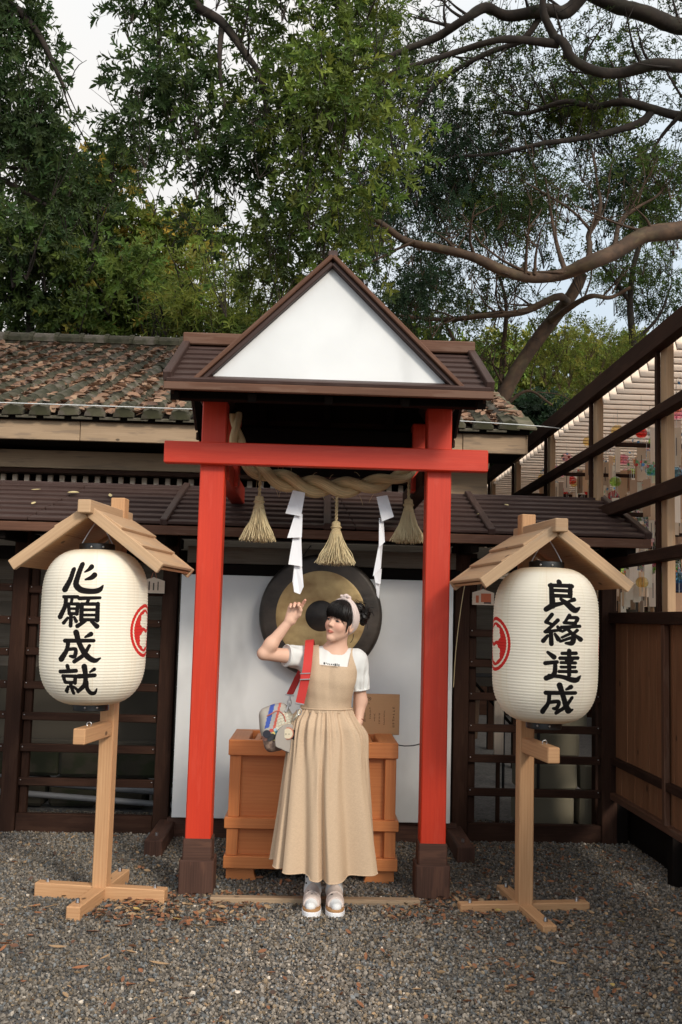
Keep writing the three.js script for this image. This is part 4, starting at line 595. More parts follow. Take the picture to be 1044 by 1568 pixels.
// visitor half hidden behind the chime frame at the right edge
{
  const p = thing('person', 'visitor in a dark blue cap and glasses, face half hidden behind the chime frame', 'person', [2.55, 0, -7.0], -0.45);
  const hd = (x, y, z) => { let d = ell(x, y, z, [0, 1.70, 0], [0.074, 0.10, 0.092]); d = smin(d, ell(x, y, z, [0, 1.64, 0.02], [0.06, 0.075, 0.065]), 0.03); d = smin(d, cap(x, y, z, [0, 1.69, 0.085], [0, 1.655, 0.105], 0.008, 0.012), 0.012); d = smin(d, ell(x, y, z, [0, 1.615, 0.08], [0.024, 0.008, 0.012]), 0.006); d = smin(d, ell(Math.abs(x), y, z, [0.075, 1.67, -0.005], [0.01, 0.03, 0.02]), 0.006); return d; };
  const bd = (x, y, z) => { let d = hd(x, y, z); d = smin(d, cap(x, y, z, [0, 1.42, -0.01], [0, 1.6, 0], 0.06, 0.055), 0.04); d = smin(d, cap(x, y, z * 1.3, [0, 0.95, 0], [0, 1.3, 0], 0.15, 0.16), 0.05); d = smin(d, cap(x, y, z * 1.2, [-0.17, 1.39, -0.01], [0.17, 1.39, -0.01], 0.06, 0.06), 0.08); for (const s of [-1, 1]) { d = smin(d, cap(x, y, z, [s * 0.19, 1.38, 0], [s * 0.24, 1.1, 0.02], 0.055, 0.042), 0.04); d = smin(d, cap(x, y, z, [s * 0.24, 1.1, 0.02], [s * 0.2, 0.86, 0.1], 0.042, 0.03), 0.03); d = smin(d, ell(x, y, z, [s * 0.19, 0.8, 0.12], [0.03, 0.07, 0.035]), 0.02); d = smin(d, cap(x, y, z, [s * 0.09, 0.92, 0], [s * 0.1, 0.06, 0], 0.1, 0.05), 0.05); d = smin(d, cap(x, y, z, [s * 0.1, 0.05, -0.02], [s * 0.11, 0.045, 0.16], 0.045, 0.04), 0.03); } return d; };
  part('body', merge([sdfMesh(bd, [-0.34, -0.02, -0.2], [0.34, 1.6, 0.26], 0.016), sdfMesh(bd, [-0.12, 1.52, -0.13], [0.12, 1.83, 0.15], 0.006)]), plain(0.60, 0.36, 0.26, { roughness: 0.55 }), p);
  part('cap', sdfMesh((x, y, z) => { let d = Math.max(ell(x, y, z, [0, 1.72, -0.005], [0.088, 0.105, 0.105]), 1.725 - y - z * 0.08); return Math.min(d, Math.max(ell(x, y, z, [0, 1.735, 0.12], [0.075, 0.012, 0.075]), 0.03 - z)); }, [-0.11, 1.69, -0.13], [0.11, 1.85, 0.22], 0.006), plain(0.02, 0.025, 0.06, { roughness: 0.85 }), p);
  part('jacket', sdfMesh((x, y, z) => { let d = bd(x, y, z) - 0.016; return Math.max(d, 0.8 - y, y - 1.475); }, [-0.34, 0.76, -0.24], [0.34, 1.5, 0.26], 0.014), plain(0.02, 0.021, 0.03, { roughness: 0.85 }), p);
  part('trousers', sdfMesh((x, y, z) => Math.max(bd(x, y, z) - 0.014, y - 0.86, 0.08 - y), [-0.34, 0.04, -0.22], [0.34, 0.9, 0.24], 0.016), plain(0.03, 0.03, 0.035, { roughness: 0.9 }), p);
  for (const s of [-1, 1]) part('glasses_lens_rim', at(new THREE.TorusGeometry(0.024, 0.0022, 5, 20), s * 0.031, 1.685, 0.096), M.black, p); part('glasses_bridge', at(board(0.014, 0.003, 0.003), 0, 1.69, 0.1), M.black, p);
  for (const s of [-1, 1]) { part('glasses_arm', beam([s * 0.055, 1.688, 0.09], [s * 0.078, 1.685, -0.01], 0.003, 0.003), M.black, p); part('eye', at(new THREE.SphereGeometry(0.007, 10, 8).scale(1.5, 0.7, 0.5), s * 0.03, 1.685, 0.086), M.black, p); }
  part('lips', at(new THREE.SphereGeometry(1, 12, 8).scale(0.022, 0.007, 0.006), 0, 1.613, 0.09), plain(0.5, 0.17, 0.13), p);
}

// ---------- the woman ----------
{
  const WX = 0.09, WZ = -5.42;
  const p = thing('person', 'woman in a long beige pinafore dress raising one hand beside the gong', 'person', [WX, 0, WZ]);
  const skin = new THREE.MeshPhysicalMaterial({ vertexColors: true, roughness: 0.5, specularIntensity: 0.5, sheen: 0.25, sheenColor: new THREE.Color(0.9, 0.5, 0.4), sheenRoughness: 0.5 });
  const SK = [0.66, 0.40, 0.285];
  // head frame
  const HM = new THREE.Matrix4().compose(V(0.053, 1.472, 0.035), new THREE.Quaternion().setFromEuler(new THREE.Euler(-0.04, -37 * R, -13 * R, 'ZYX')), V(0.95, 0.985, 0.95)), HI = HM.clone().invert().elements;
  const loc = (x, y, z) => [HI[0] * x + HI[4] * y + HI[8] * z + HI[12], HI[1] * x + HI[5] * y + HI[9] * z + HI[13], HI[2] * x + HI[6] * y + HI[10] * z + HI[14]];
  const headL = (x, y, z) => {
    const ax = Math.abs(x);
    let d = ell(x, y, z, [0, 0.03, -0.012], [0.072, 0.086, 0.089]);
    d = smin(d, ell(x, y, z, [0, -0.032, 0.018], [0.056, 0.074, 0.064]), 0.03);
    d = smin(d, cap(ax, y, z, [0.041, -0.048, 0.005], [0.006, -0.094, 0.052], 0.018, 0.016), 0.022);
    d = smin(d, Math.hypot(ax - 0.033, y + 0.028, z - 0.05) - 0.0245, 0.02);          // cheeks
    d = smin(d, ell(x, y, z, [0, 0.035, 0.052], [0.052, 0.035, 0.026]), 0.02);        // brow
    d = -smin(-d, Math.hypot((ax - 0.031) * 0.8, (y - 0.002) * 1.25, z - 0.098) - 0.019, 0.014);  // eye sockets
    d = smin(d, ell(ax, y, z, [0.031, 0.001, 0.066], [0.0165, 0.0125, 0.0125]), 0.005);             // lids
    d = smin(d, cap(x, y, z, [0, 0.004, 0.074], [0, -0.028, 0.092], 0.006, 0.0095), 0.012); d = smin(d, Math.hypot(ax - 0.0105, y + 0.031, z - 0.083) - 0.0068, 0.006);
    d = smin(d, cap(ax, y, z, [0, -0.0575, 0.0805], [0.020, -0.0585, 0.070], 0.0055, 0.003), 0.004); d = smin(d, cap(ax, y, z, [0, -0.0665, 0.0795], [0.0165, -0.0625, 0.071], 0.0062, 0.003), 0.004);
    d = smin(d, ell(x, y, z, [0, -0.096, 0.058], [0.02, 0.016, 0.018]), 0.012);
    d = smin(d, ell(ax, y, z, [0.073, -0.012, -0.008], [0.009, 0.031, 0.019]), 0.006); d = -smin(-d, ell(ax, y, z, [0.082, -0.01, -0.002], [0.006, 0.018, 0.01]), 0.004);
    return d;
  };
  const rSh = [-0.138, 1.283, -0.005], rEl = [-0.346, 1.302, 0.12], rWr = [-0.213, 1.478, 0.13];
  const lSh = [0.143, 1.272, -0.01], lEl = [0.172, 1.06, -0.03], lWr = [0.160, 0.955, 0.0];
  const torso = (x, y, z) => {
    x = (x + 0.005) * 1.05; const zz = z * 1.32;
    let d = cap(x, y, zz, [-0.01, 0.9, 0], [-0.012, 1.04, 0], 0.132, 0.107);
    d = smin(d, cap(x, y, zz, [-0.012, 1.04, 0], [0, 1.2, 0.005], 0.107, 0.112), 0.05);
    d = smin(d, cap(x, y, zz, [-0.108, 1.270, -0.01], [0.118, 1.265, -0.01], 0.05, 0.05), 0.08);
    d = smin(d, ell(Math.abs(x - 0.002), y, z, [0.055, 1.17, 0.052], [0.055, 0.065, 0.045]), 0.06);
    return d / 1.1;
  };
  const body = (x, y, z) => {
    let d = torso(x, y, z);
    d = smin(d, cap(x, y, z, [0.018, 1.285, -0.018], [0.048, 1.41, 0.012], 0.058, 0.045), 0.06);
    if (y > 1.33) { const l = loc(x, y, z); d = smin(d, headL(l[0], l[1], l[2]), 0.018); }
    d = smin(d, cap(x, y, z, rSh, rEl, 0.044, 0.033), 0.03); d = smin(d, cap(x, y, z, rEl, [-0.308, 1.352, 0.123], 0.031, 0.0345), 0.012); d = smin(d, cap(x, y, z, [-0.31, 1.349, 0.123], rWr, 0.0345, 0.0215), 0.02);
    d = smin(d, cap(x, y, z, lSh, lEl, 0.043, 0.031), 0.03); d = smin(d, cap(x, y, z, lEl, lWr, 0.032, 0.0225), 0.025);
    for (const s of [-1, 1]) { const fx = s * 0.056; d = smin(d, cap(x, y, z, [s * 0.075, 0.88, 0], [fx * 1.1, 0.46, 0.01], 0.08, 0.053), 0.04); d = smin(d, cap(x, y, z, [fx * 1.1, 0.46, 0.01], [fx * 1.05, 0.30, -0.012], 0.053, 0.05), 0.03); d = smin(d, cap(x, y, z, [fx * 1.05, 0.30, -0.012], [fx, 0.10, 0.0], 0.05, 0.034), 0.03); d = smin(d, cap(x, y, z, [fx, 0.085, 0], [fx, 0.062, 0.13], 0.034, 0.026), 0.03); }
    return d;
  };
  const skinCol = (x, y, z) => {
    let c = SK.slice(); if (y > 1.33 && y < 1.66 && x > -0.09) { const [a, b, e] = loc(x, y, z); const ax = Math.abs(a);
      if (e > 0.02) { const cheek = Math.exp(-((ax - 0.038) ** 2 + (b + 0.03) ** 2) / 0.0005) * 0.55; c = [c[0] * (1 + 0.04 * cheek), c[1] * (1 - 0.22 * cheek), c[2] * (1 - 0.2 * cheek)];
        const lip = sst(0.0, 0.5, 1 - ((ax / 0.0245) ** 2 + ((b + 0.062) / 0.0095) ** 2)) * (e > 0.062 ? 1 : 0); c = [0, 1, 2].map((i) => mix(c[i], [0.46, 0.12, 0.085][i], lip * 0.9));
        const nose = Math.exp(-((ax - 0.007) ** 2 + (b + 0.037) ** 2) / 0.00002) * 0.45; c = c.map((v) => v * (1 - nose));
        const lid = Math.exp(-(((ax - 0.031) / 0.016) ** 2 + ((b - 0.007) / 0.006) ** 2)) * 0.4; c = [c[0] * (1 - lid * 0.5), c[1] * (1 - lid * 0.8), c[2] * (1 - lid * 0.8)]; } }
    return c;
  };
  // fingers: each a chain from the palm
  const hand = (wr, up, nrm, side, curls, scale = 1) => {
    const u = V(...up).normalize(), n = V(...nrm).addScaledVector(u, -V(...nrm).dot(u)).normalize(), r = u.clone().cross(n).normalize().multiplyScalar(side);
    const W = (a, b, c) => V(...wr).addScaledVector(r, a * scale).addScaledVector(u, b * scale).addScaledVector(n, c * scale).toArray();
    const caps = [[W(-0.014, 0.0, 0), W(-0.026, 0.07, 0), 0.018, 0.0145], [W(0, 0, 0), W(-0.009, 0.078, 0), 0.018, 0.0145], [W(0.008, 0, 0), W(0.010, 0.08, 0), 0.018, 0.0145], [W(0.014, 0, 0), W(0.027, 0.075, 0), 0.018, 0.0145]], palmN = caps.length;
    [[-0.030, 0.072, 0.046, 0.0078], [-0.011, 0.08, 0.062, 0.0087], [0.0095, 0.082, 0.068, 0.0091], [0.029, 0.077, 0.062, 0.0089]].forEach(([a, b, L, rad], i) => { let ang = 0, P = [a, b, 0]; const spread = [-0.14, -0.05, 0.03, 0.12][i]; const seg = [0.45, 0.32, 0.25]; for (let k = 0; k < 3; k++) { ang += curls[i][k]; const q = L * seg[k] * 1.25, N = [P[0] + Math.sin(spread) * q * Math.cos(ang), P[1] + Math.cos(ang) * q, P[2] + Math.sin(ang) * q]; caps.push([W(...P), W(...N), rad * (1 - 0.06 * k), rad * (0.93 - 0.07 * k)]); P = N; } });
    const T = curls[4]; caps.push([W(0.016, 0.018, 0.006), W(...T[0]), 0.0165, 0.0115], [W(...T[0]), W(...T[1]), 0.0112, 0.0098], [W(...T[1]), W(...T[2]), 0.0098, 0.0078]);
    const pts = caps.flatMap((c) => [c[0], c[1]]), lo = [0, 1, 2].map((k) => Math.min(...pts.map((q) => q[k])) - 0.024), hi = [0, 1, 2].map((k) => Math.max(...pts.map((q) => q[k])) + 0.024);
    return { lo, hi, f: (x, y, z) => { let d = 1; caps.forEach((c, i) => { const e = cap(x, y, z, ...c); d = i ? smin(d, e, i < palmN ? 0.014 : 0.005) : e; }); return d; } };
  };
  const rh = hand(rWr, [0.045, 0.12, 0.0], [0.05, 0.0, 1], 1, [[0.95, 0.9, 0.6], [0.9, 0.9, 0.6], [0.75, 0.85, 0.5], [0.35, 0.25, 0.2], [[0.036, 0.05, 0.022], [0.034, 0.078, 0.036], [0.024, 0.094, 0.044]]], 0.86);
  const lh = hand(lWr, [-0.02, -0.1, 0.035], [-1, 0.1, 0.1], 1, [[0.3, 0.3, 0.2], [0.3, 0.3, 0.2], [0.25, 0.3, 0.2], [0.2, 0.25, 0.2], [[0.036, 0.045, 0.014], [0.042, 0.072, 0.02], [0.04, 0.092, 0.022]]], 0.88);
  const join = (f, x, y, z) => smin(body(x, y, z), f(x, y, z), 0.012);
  // one continuous figure: coarse body, fine head and hands, each grid clipped to its own region of the same field
  const full = (x, y, z) => { let d = body(x, y, z); const inb = (h, m) => x > h.lo[0] - m && x < h.hi[0] + m && y > h.lo[1] - m && y < h.hi[1] + m && z > h.lo[2] - m && z < h.hi[2] + m; if (inb(rh, 0.02)) d = smin(d, rh.f(x, y, z), 0.01); if (inb(lh, 0.02)) d = smin(d, lh.f(x, y, z), 0.01); return d; };
  const rCol = (x, y, z) => { const t = sst(1.545, 1.59, y); return [SK[0] * (1 - 0.03 * t), SK[1] * (1 - 0.25 * t), SK[2] * (1 - 0.25 * t)]; };
  const geos = [sdfMesh(full, [-0.42, 0.02, -0.2], [0.26, 1.40, 0.26], 0.009, skinCol), sdfMesh(full, [-0.08, 1.345, -0.13], [0.19, 1.62, 0.18], 0.0035, skinCol), sdfMesh(full, [-0.42, 1.382, 0.03], [-0.14, 1.52, 0.2], 0.006, skinCol), sdfMesh(full, rh.lo.map((v) => v - 0.012), rh.hi.map((v) => v + 0.006), 0.0026, rCol)];
  part('body', merge(geos), skin, p);
  // eyes
  const eyeM = plain(0.014, 0.008, 0.006, { roughness: 0.12 }), eyeW = plain(0.5, 0.44, 0.40, { roughness: 0.3 });
  for (const s of [-1, 1]) { const g = new THREE.SphereGeometry(1, 16, 10); const w = part('eye', g, eyeW, p); w.applyMatrix4(HM.clone().multiply(new THREE.Matrix4().compose(V(s * 0.0305, -0.0028, 0.0762), new THREE.Quaternion().setFromEuler(new THREE.Euler(0.1, s * 0.3, s * 0.06)), V(0.0105, 0.0040, 0.0035)))); w.userData.label = 'eye looking up at the hand';
    const ir = part('iris', g, eyeM, p); ir.applyMatrix4(HM.clone().multiply(new THREE.Matrix4().compose(V(s * 0.0305 - 0.0015, -0.0022, 0.0785), new THREE.Quaternion(), V(0.0072, 0.0050, 0.0030))));
    const la = []; la.push(tubeGeo([[-0.0125, -0.0005, 0], [-0.005, 0.0032, 0.002], [0.004, 0.0034, 0.002], [0.0135, -0.0008, -0.002]].map(([a, b, c]) => [s * 0.0305 + a * (s < 0 ? -1 : 1), -0.0018 + b, 0.0795 + c - Math.abs(a) * 0.18]), 0.0017, 12, 5)); const l = part('eyelash', merge(la), eyeM, p); l.applyMatrix4(HM);
    const br = part('eyebrow', tubeGeo([[s * 0.017, 0.0205, 0.0805], [s * 0.03, 0.0235, 0.0775], [s * 0.046, 0.019, 0.066]], 0.0018, 8, 5), eyeM, p); br.applyMatrix4(HM); }
  // hair: cap with a full fringe, side locks and a loose bun
  const strand = (x, y, z) => 0.0016 * Math.sin(Math.atan2(x, z + 0.01) * 46 + y * 22) + 0.0008 * Math.sin(x * 420 + y * 130);
  const hairL = (x, y, z) => {
    let d = ell(x, y, z, [0, 0.036, -0.014], [0.083, 0.096, 0.101]) + strand(x, y, z);
    const fr = 0.018 - 0.30 * Math.abs(x) * Math.abs(x) * 8 + 0.0012 * Math.sin(x * 210) + 0.0012 * Math.sin(x * 530);
    const win = Math.max(Math.abs(x) - 0.069 + 0.15 * Math.max(0, 0.0 - y) * 0, y - fr, 0.012 - z);           // open face
    d = Math.max(d, -win); d = Math.max(d, -(y + 0.062 + z * 0.25)); d = Math.max(d, -(Math.max(-(y - 0.03) , Math.hypot(Math.abs(x) - 0.082, y + 0.012, z + 0.006) - 0.034)) * (y < 0.03 ? 1 : -1) * 1 > 0 && y < 0.02 ? 0.01 - Math.hypot(Math.abs(x) - 0.082, y + 0.012, z + 0.006) + 0.024 : -1);
    for (const s of [-1, 1]) d = smin(d, cap(x, y, z, [s * 0.072, 0.03, 0.03], [s * 0.07, -0.045, 0.026], 0.009, 0.003), 0.006);
    d = smin(d, Math.max(ell(x, y, z, [0, 0.048, 0.035], [0.078, 0.066, 0.066]) + strand(x, y, z) * 0.7, fr - y), 0.008);
    const bun = Math.min(ell(x, y, z, [0.05, 0.082, -0.118], [0.034, 0.034, 0.032]), ell(x, y, z, [0.075, 0.07, -0.10], [0.026, 0.03, 0.03]), ell(x, y, z, [0.03, 0.105, -0.09], [0.036, 0.026, 0.034]), ell(x, y, z, [0.065, 0.045, -0.115], [0.02, 0.026, 0.024])) + 0.003 * Math.sin(x * 190 + z * 120) * Math.sin(y * 210 + x * 60);
    return smin(d, bun, 0.01);
  };
  const hg = sdfMesh(hairL, [-0.11, -0.09, -0.17], [0.13, 0.16, 0.11], 0.003); hg.applyMatrix4(HM);
  const hairM = plain(0.009, 0.0065, 0.0055, { roughness: 0.45, specularIntensity: 0.5 });
  part('hair', hg, hairM, p);
  const fineHair = []; for (let i = 0; i < 130; i++) { const x0 = rr(-0.07, 0.07), a = rr(0.0, 1.0), pts = []; for (let k = 0; k <= 5; k++) { const t = k / 5, y = mix(0.112, 0.012 + rr(-0.006, 0.006) - (Math.abs(x0) > 0.055 ? 0.03 : 0), t), xx = x0 * mix(0.55, 1, t), e = Math.max(0, 1 - (xx / 0.082) ** 2 - ((y - 0.042) / 0.088) ** 2), z = Math.max(Math.sqrt(e) * 0.1 - 0.012, 0.036 + 0.066 * Math.sqrt(Math.max(0, 1 - (xx / 0.079) ** 2 - ((y - 0.048) / 0.068) ** 2))); pts.push([xx + 0.002 * Math.sin(a * 9 + k), y, z + 0.0015 + 0.002 * a]); } fineHair.push(tubeGeo(pts, (t) => 0.0011 * (1 - 0.6 * t), 10, 3)); }
  for (let i = 0; i < 60; i++) { const a = rr(0, 6.28), c = [[0.05, 0.082, -0.118, 0.037], [0.075, 0.07, -0.10, 0.03], [0.03, 0.105, -0.09, 0.036]][i % 3], b = rr(-1.2, 1.2), pts = []; for (let k = 0; k <= 4; k++) { const q = a + k * 0.45; pts.push([c[0] + Math.cos(q) * Math.cos(b) * c[3], c[1] + Math.sin(b + k * 0.2) * c[3], c[2] + Math.sin(q) * Math.cos(b) * c[3]]); } if (i % 5 === 0) pts.push([pts[4][0] + rr(-0.02, 0.025), pts[4][1] + rr(-0.02, 0.03), pts[4][2] - 0.02]); fineHair.push(tubeGeo(pts, 0.0012, 10, 3)); }
  const fh = merge(fineHair); fh.applyMatrix4(HM); part('hair_strands', fh, hairM, p, { kind: 'stuff' });
  const wisps = []; for (const [a, b, c] of [[[0.07, 0.09, -0.11], [0.10, 0.10, -0.12], [0.115, 0.085, -0.13]], [[0.06, 0.05, -0.12], [0.09, 0.03, -0.125], [0.10, 0.005, -0.12]], [[0.05, 0.10, -0.13], [0.06, 0.125, -0.15], [0.08, 0.13, -0.16]], [[0.05, -0.04, -0.08], [0.055, -0.07, -0.075], [0.05, -0.09, -0.07]]]) wisps.push(tubeGeo([a, b, c], 0.0022, 8, 4)); const wg = merge(wisps); wg.applyMatrix4(HM); part('hair_wisps', wg, hairM, p, { kind: 'stuff' });
  // headband: a wide cloth band from the nape over the crown, knotted on top
  const cloth = plain(0.62, 0.50, 0.45, { roughness: 0.85, sheen: 0.4, sheenColor: new THREE.Color(0.8, 0.7, 0.65) });
  const bandL = (x, y, z) => { const e = ell(x, y, z, [0, 0.036, -0.014], [0.0905, 0.1035, 0.108]); const q = -(y - 0.036) * 0.33 + (z + 0.016) * 0.944, w = 0.029 - 0.011 * sst(0.05, 0.13, y); let d = Math.max(e, -e - 0.008, Math.abs(q) - w); d += 0.0014 * Math.sin(q * 330 + x * 30);
    return smin(d, Math.min(cap(x, y, z, [-0.016, 0.138, 0.008], [0.022, 0.141, 0.032], 0.012, 0.008), cap(x, y, z, [0.014, 0.139, 0.008], [-0.022, 0.137, 0.036], 0.012, 0.007), ell(x, y, z, [0, 0.142, 0.018], [0.016, 0.014, 0.02])), 0.006); };
  const bg = sdfMesh(bandL, [-0.12, -0.09, -0.15], [0.12, 0.175, 0.12], 0.003); bg.applyMatrix4(HM); part('headband', bg, cloth, p);
  // white t-shirt with puffed short sleeves
  const tee = plain(0.66, 0.645, 0.61, { roughness: 0.85, sheen: 0.2 }), crease = (x, y, z) => 0.0022 * Math.sin(x * 70 + y * 45 + z * 30) * Math.sin(y * 38 - x * 55);
  const rS2 = [-0.232, 1.292, 0.052], lS2 = [0.164, 1.118, -0.022];
  const shirt = (x, y, z) => {
    let d = torso(x, y, z) - 0.012;
    const sl = (a, b, ra, rb, cut) => { const bx = b[0] - a[0], by = b[1] - a[1], bz = b[2] - a[2], L = Math.hypot(bx, by, bz), t = ((x - a[0]) * bx + (y - a[1]) * by + (z - a[2]) * bz) / L; const ang = Math.atan2((z - a[2]), (x - a[0]) * by / L - (y - a[1]) * bx / L); const e = cap(x, y, z, a, b, ra, rb) + 0.0042 * Math.sin(ang * 8 + t * 18) * sst(0.0, 0.08, t); return Math.max(e, t - L); };
    d = smin(d, sl(rSh, rS2, 0.060, 0.056), 0.035); d = smin(d, Math.max(sl(lSh, lS2, 0.062, 0.050), -1), 0.03);
    d += crease(x, y, z);
    d = Math.max(d, 0.93 - y); d = Math.max(d, y - 1.355);
    d = Math.max(d, 0.064 - Math.hypot(x - 0.038, (y - 1.378) * 0.8, (z - 0.03) * 0.8));       // neckline
    return d;
  };
  part('t_shirt', sdfMesh(shirt, [-0.28, 0.92, -0.16], [0.27, 1.37, 0.19], 0.005), tee, p);
  for (const [a, b, r] of [[rSh, rS2, 0.0555], [lSh, lS2, 0.0495]]) { const A = V(...a), B = V(...b), dr = B.clone().sub(A).normalize(), g = new THREE.TorusGeometry(r, 0.005, 7, 32); g.applyQuaternion(new THREE.Quaternion().setFromUnitVectors(V(0, 0, 1), dr)); g.translate(...B.addScaledVector(dr, -0.004).toArray()); part('sleeve_hem', g, tee, p); }
  const prt = []; for (let i = 0; i < 9; i++) prt.push(at(board(rr(0.004, 0.009), rr(0.006, 0.013), 0.002, 0.0005), -0.03 + i * 0.0095, 1.2605 - i * 0.001 + rr(-0.002, 0.002), 0.1285 - i * 0.0001 + 0.002)); part('shirt_print', merge(prt), plain(0.03, 0.03, 0.03), p);
  // pinafore: bib with wide straps over the shirt
  const dress = plain(0.57, 0.405, 0.265, { roughness: 0.8, sheen: 0.3, sheenColor: new THREE.Color(0.7, 0.55, 0.35), sheenRoughness: 0.6 });
  const weave = dataTex(256, 256, (u, v) => { const t = 0.95 + 0.08 * (fbm(u, v, 90, 90, 2, 3) - 0.5); return [t, t, t]; }); weave.repeat.set(4, 4); dress.map = weave; dress.bumpMap = weave; dress.bumpScale = 0.0003;
  const bib = (x, y, z) => {
    const s = shirt0(x, y, z) - 0.009; if (s > 0.03) return s;
    // the outline seen from the front
    const xl = mix(-0.149, -0.133, sst(1.0, 1.22, y)) + (y > 1.2 ? sst(1.2, 1.36, y) * 0.02 : 0), xr = mix(0.128, 0.158, sst(1.0, 1.25, y));
    let m = Math.max(xl - x, x - xr);
    const top = 1.247 - 0.06 * (x - 0.02) * (z > 0 ? 1 : 0), ix0 = -0.052 + (y - 1.24) * -0.1, ix1 = 0.093 + (y - 1.24) * 0.2;
    const slot = Math.max(top - y, ix0 - x, x - ix1); m = Math.max(m, -slot);
    m = Math.max(m, 1.0 - y, y - 1.40);
    if (y < 1.22) m = Math.min(m, Math.max(1.0 - y, y - 1.22, -0.4)) ;
    return Math.max(s, -(s + 0.016), m);
  };
  const shirt0 = (x, y, z) => torso(x, y, z) - 0.012 + 0.5 * crease(x, y, z);
  const bibG = sdfMesh((x, y, z) => { const s = shirt0(x, y, z) - 0.008; if (s > 0.03 || s < -0.05) return Math.abs(s) ; const w = sst(1.06, 1.2, y), xl = mix(-0.30, -0.142, w) + sst(1.22, 1.35, y) * 0.018, xr = mix(0.30, 0.163, w); let m = Math.max(xl - x, x - xr); m = Math.max(m, -Math.max(1.247 - 0.06 * (x - 0.02) - y, -0.054 - (y - 1.24) * 0.05 - x, x - 0.092 - (y - 1.24) * 0.2)); m = Math.max(m, 1.0 - y, y - 1.39); return Math.max(s, -(s + 0.014), m); }, [-0.2, 0.99, -0.15], [0.21, 1.4, 0.19], 0.0045);
  { const ps = bibG.attributes.position, uv = new Float32Array(ps.count * 2); for (let i = 0; i < ps.count; i++) { uv[i * 2] = ps.getX(i); uv[i * 2 + 1] = ps.getY(i); } bibG.setAttribute('uv', new THREE.BufferAttribute(uv, 2)); }
  part('bib', bibG, dress, p);
  // gathered skirt: soft irregular folds, hem a hand above the ankle
  { const NT = 480, NV = 90, P = [], U = [], I = [], folds = [];
    const NF = 13; for (let i = 0; i < NF; i++) folds.push([i / NF * 6.283 + (hash(i, 1, 5) - 0.5) * 0.28, 0.55 + 0.6 * hash(i, 2, 5), hash(i, 4, 5) < 0.5]); folds.sort((a, b) => a[0] - b[0]);
    // between two creases the cloth swells out, then tucks back sharply under the next fold
    const foldAt = (th) => { let k = folds.length - 1; const t0 = ((th - folds[0][0]) % 6.2832 + 6.2832) % 6.2832 + folds[0][0]; for (let i = 0; i < folds.length; i++) if (t0 >= folds[i][0]) k = i; const a = folds[k], e = k + 1 < folds.length ? folds[k + 1][0] : folds[0][0] + 6.2832; let t = (t0 - a[0]) / (e - a[0]); if (a[2]) t = 1 - t; return a[1] * (sst(0, 0.62, t) * (1 - sst(0.86, 1.0, t)) - 0.4 * Math.exp(-(((t - 0.97) / 0.05) ** 2))); };
    for (let j = 0; j <= NV; j++) { const v = j / NV; for (let i = 0; i <= NT; i++) {
      const th = i / NT * 2 * Math.PI, cs = Math.sin(th), sn = Math.cos(th);           // th = 0 faces the viewer
      const wr = mix(0.133, 0.205, sst(0, 0.2, v)) + 0.052 * v, wl = 0.138 + 0.028 * sst(0, 0.08, v) + 0.082 * v, mixR = 0.5 + 0.5 * cs, wx = mix(wl, wr, mixR), wz = mix(0.105, 0.135, sst(0, 0.13, v)) + 0.085 * v;
      let f = 0; for (let q = -2; q <= 2; q++) f += foldAt(th + 0.05 * Math.sin(v * 3 + 1) + q * 0.018) / 5;
      const gather = 0.0095 * (0.35 + 1.1 * vnoise(th * 3 + 20, 5, 999, 999, 2)) * Math.sin(th * 33 + 2.2 * Math.sin(th * 6)) * sst(0, 0.015, v) * (1 - sst(0.09, 0.42, v)) + 0.005 * Math.sin(th * 21 + 2 * Math.sin(th * 5)) * sst(0, 0.05, v) * (1 - sst(0.15, 0.75, v));
      const amp = mix(0.006, 0.062, Math.pow(v, 0.75)), k = 1 + (f - 0.4) * amp / 0.19 + gather / 0.15;
      const pk = 0.010 * Math.exp(-(((th - 0.75 - v * 0.5) / 0.1) ** 2)) * sst(0.04, 0.1, v) * (1 - sst(0.25, 0.5, v));
      let x = -0.013 + 0.012 * v + cs * wx * k, z = 0.0 + sn * wz * k + pk, y = 1.022 - v * (0.835 - 0.045 * cs * cs + (cs < -0.3 ? -0.012 : 0) + 0.010 * (f - 0.5));
      P.push(x, y, z); U.push(th * 0.2, v * 0.85);
    } }
    for (let j = 0; j < NV; j++) for (let i = 0; i < NT; i++) { const a = j * (NT + 1) + i, b = a + NT + 1; I.push(a, b, a + 1, a + 1, b, b + 1); }
    const g = new THREE.BufferGeometry(); g.setAttribute('position', new THREE.Float32BufferAttribute(P, 3)); g.setAttribute('uv', new THREE.Float32BufferAttribute(U, 2)); g.setIndex(I); g.computeVertexNormals();
    const n = g.attributes.normal; for (let j = 0; j <= NV; j++) { const a = j * (NT + 1), b = a + NT, v = V(n.getX(a) + n.getX(b), n.getY(a) + n.getY(b), n.getZ(a) + n.getZ(b)).normalize(); n.setXYZ(a, v.x, v.y, v.z); n.setXYZ(b, v.x, v.y, v.z); }
    part('skirt', g, dress, p);
    const hem = []; for (let i = 0; i <= NT; i += 2) { const q = (NV * (NT + 1) + i) * 3; hem.push([P[q], P[q + 1] + 0.002, P[q + 2]]); } part('skirt_hem', tubeGeo(hem, 0.0028, 320, 5), dress, p);
    const wb = []; for (let i = 0; i <= 40; i++) { const th = i / 40 * 6.283; wb.push([-0.013 + Math.sin(th) * 0.138, 1.022, Math.cos(th) * 0.108]); } part('waist_seam', tubeGeo(wb, 0.005, 60, 6), dress, p); }
  // socks and platform sandals
  const sock = plain(0.74, 0.73, 0.72, { roughness: 0.9 }), strapM = plain(0.66, 0.54, 0.48, { roughness: 0.6 }), cork = plain(0.42, 0.22, 0.09, { roughness: 0.8 }), sole = plain(0.80, 0.79, 0.80, { roughness: 0.6 }), patch = plain(0.02, 0.02, 0.025);
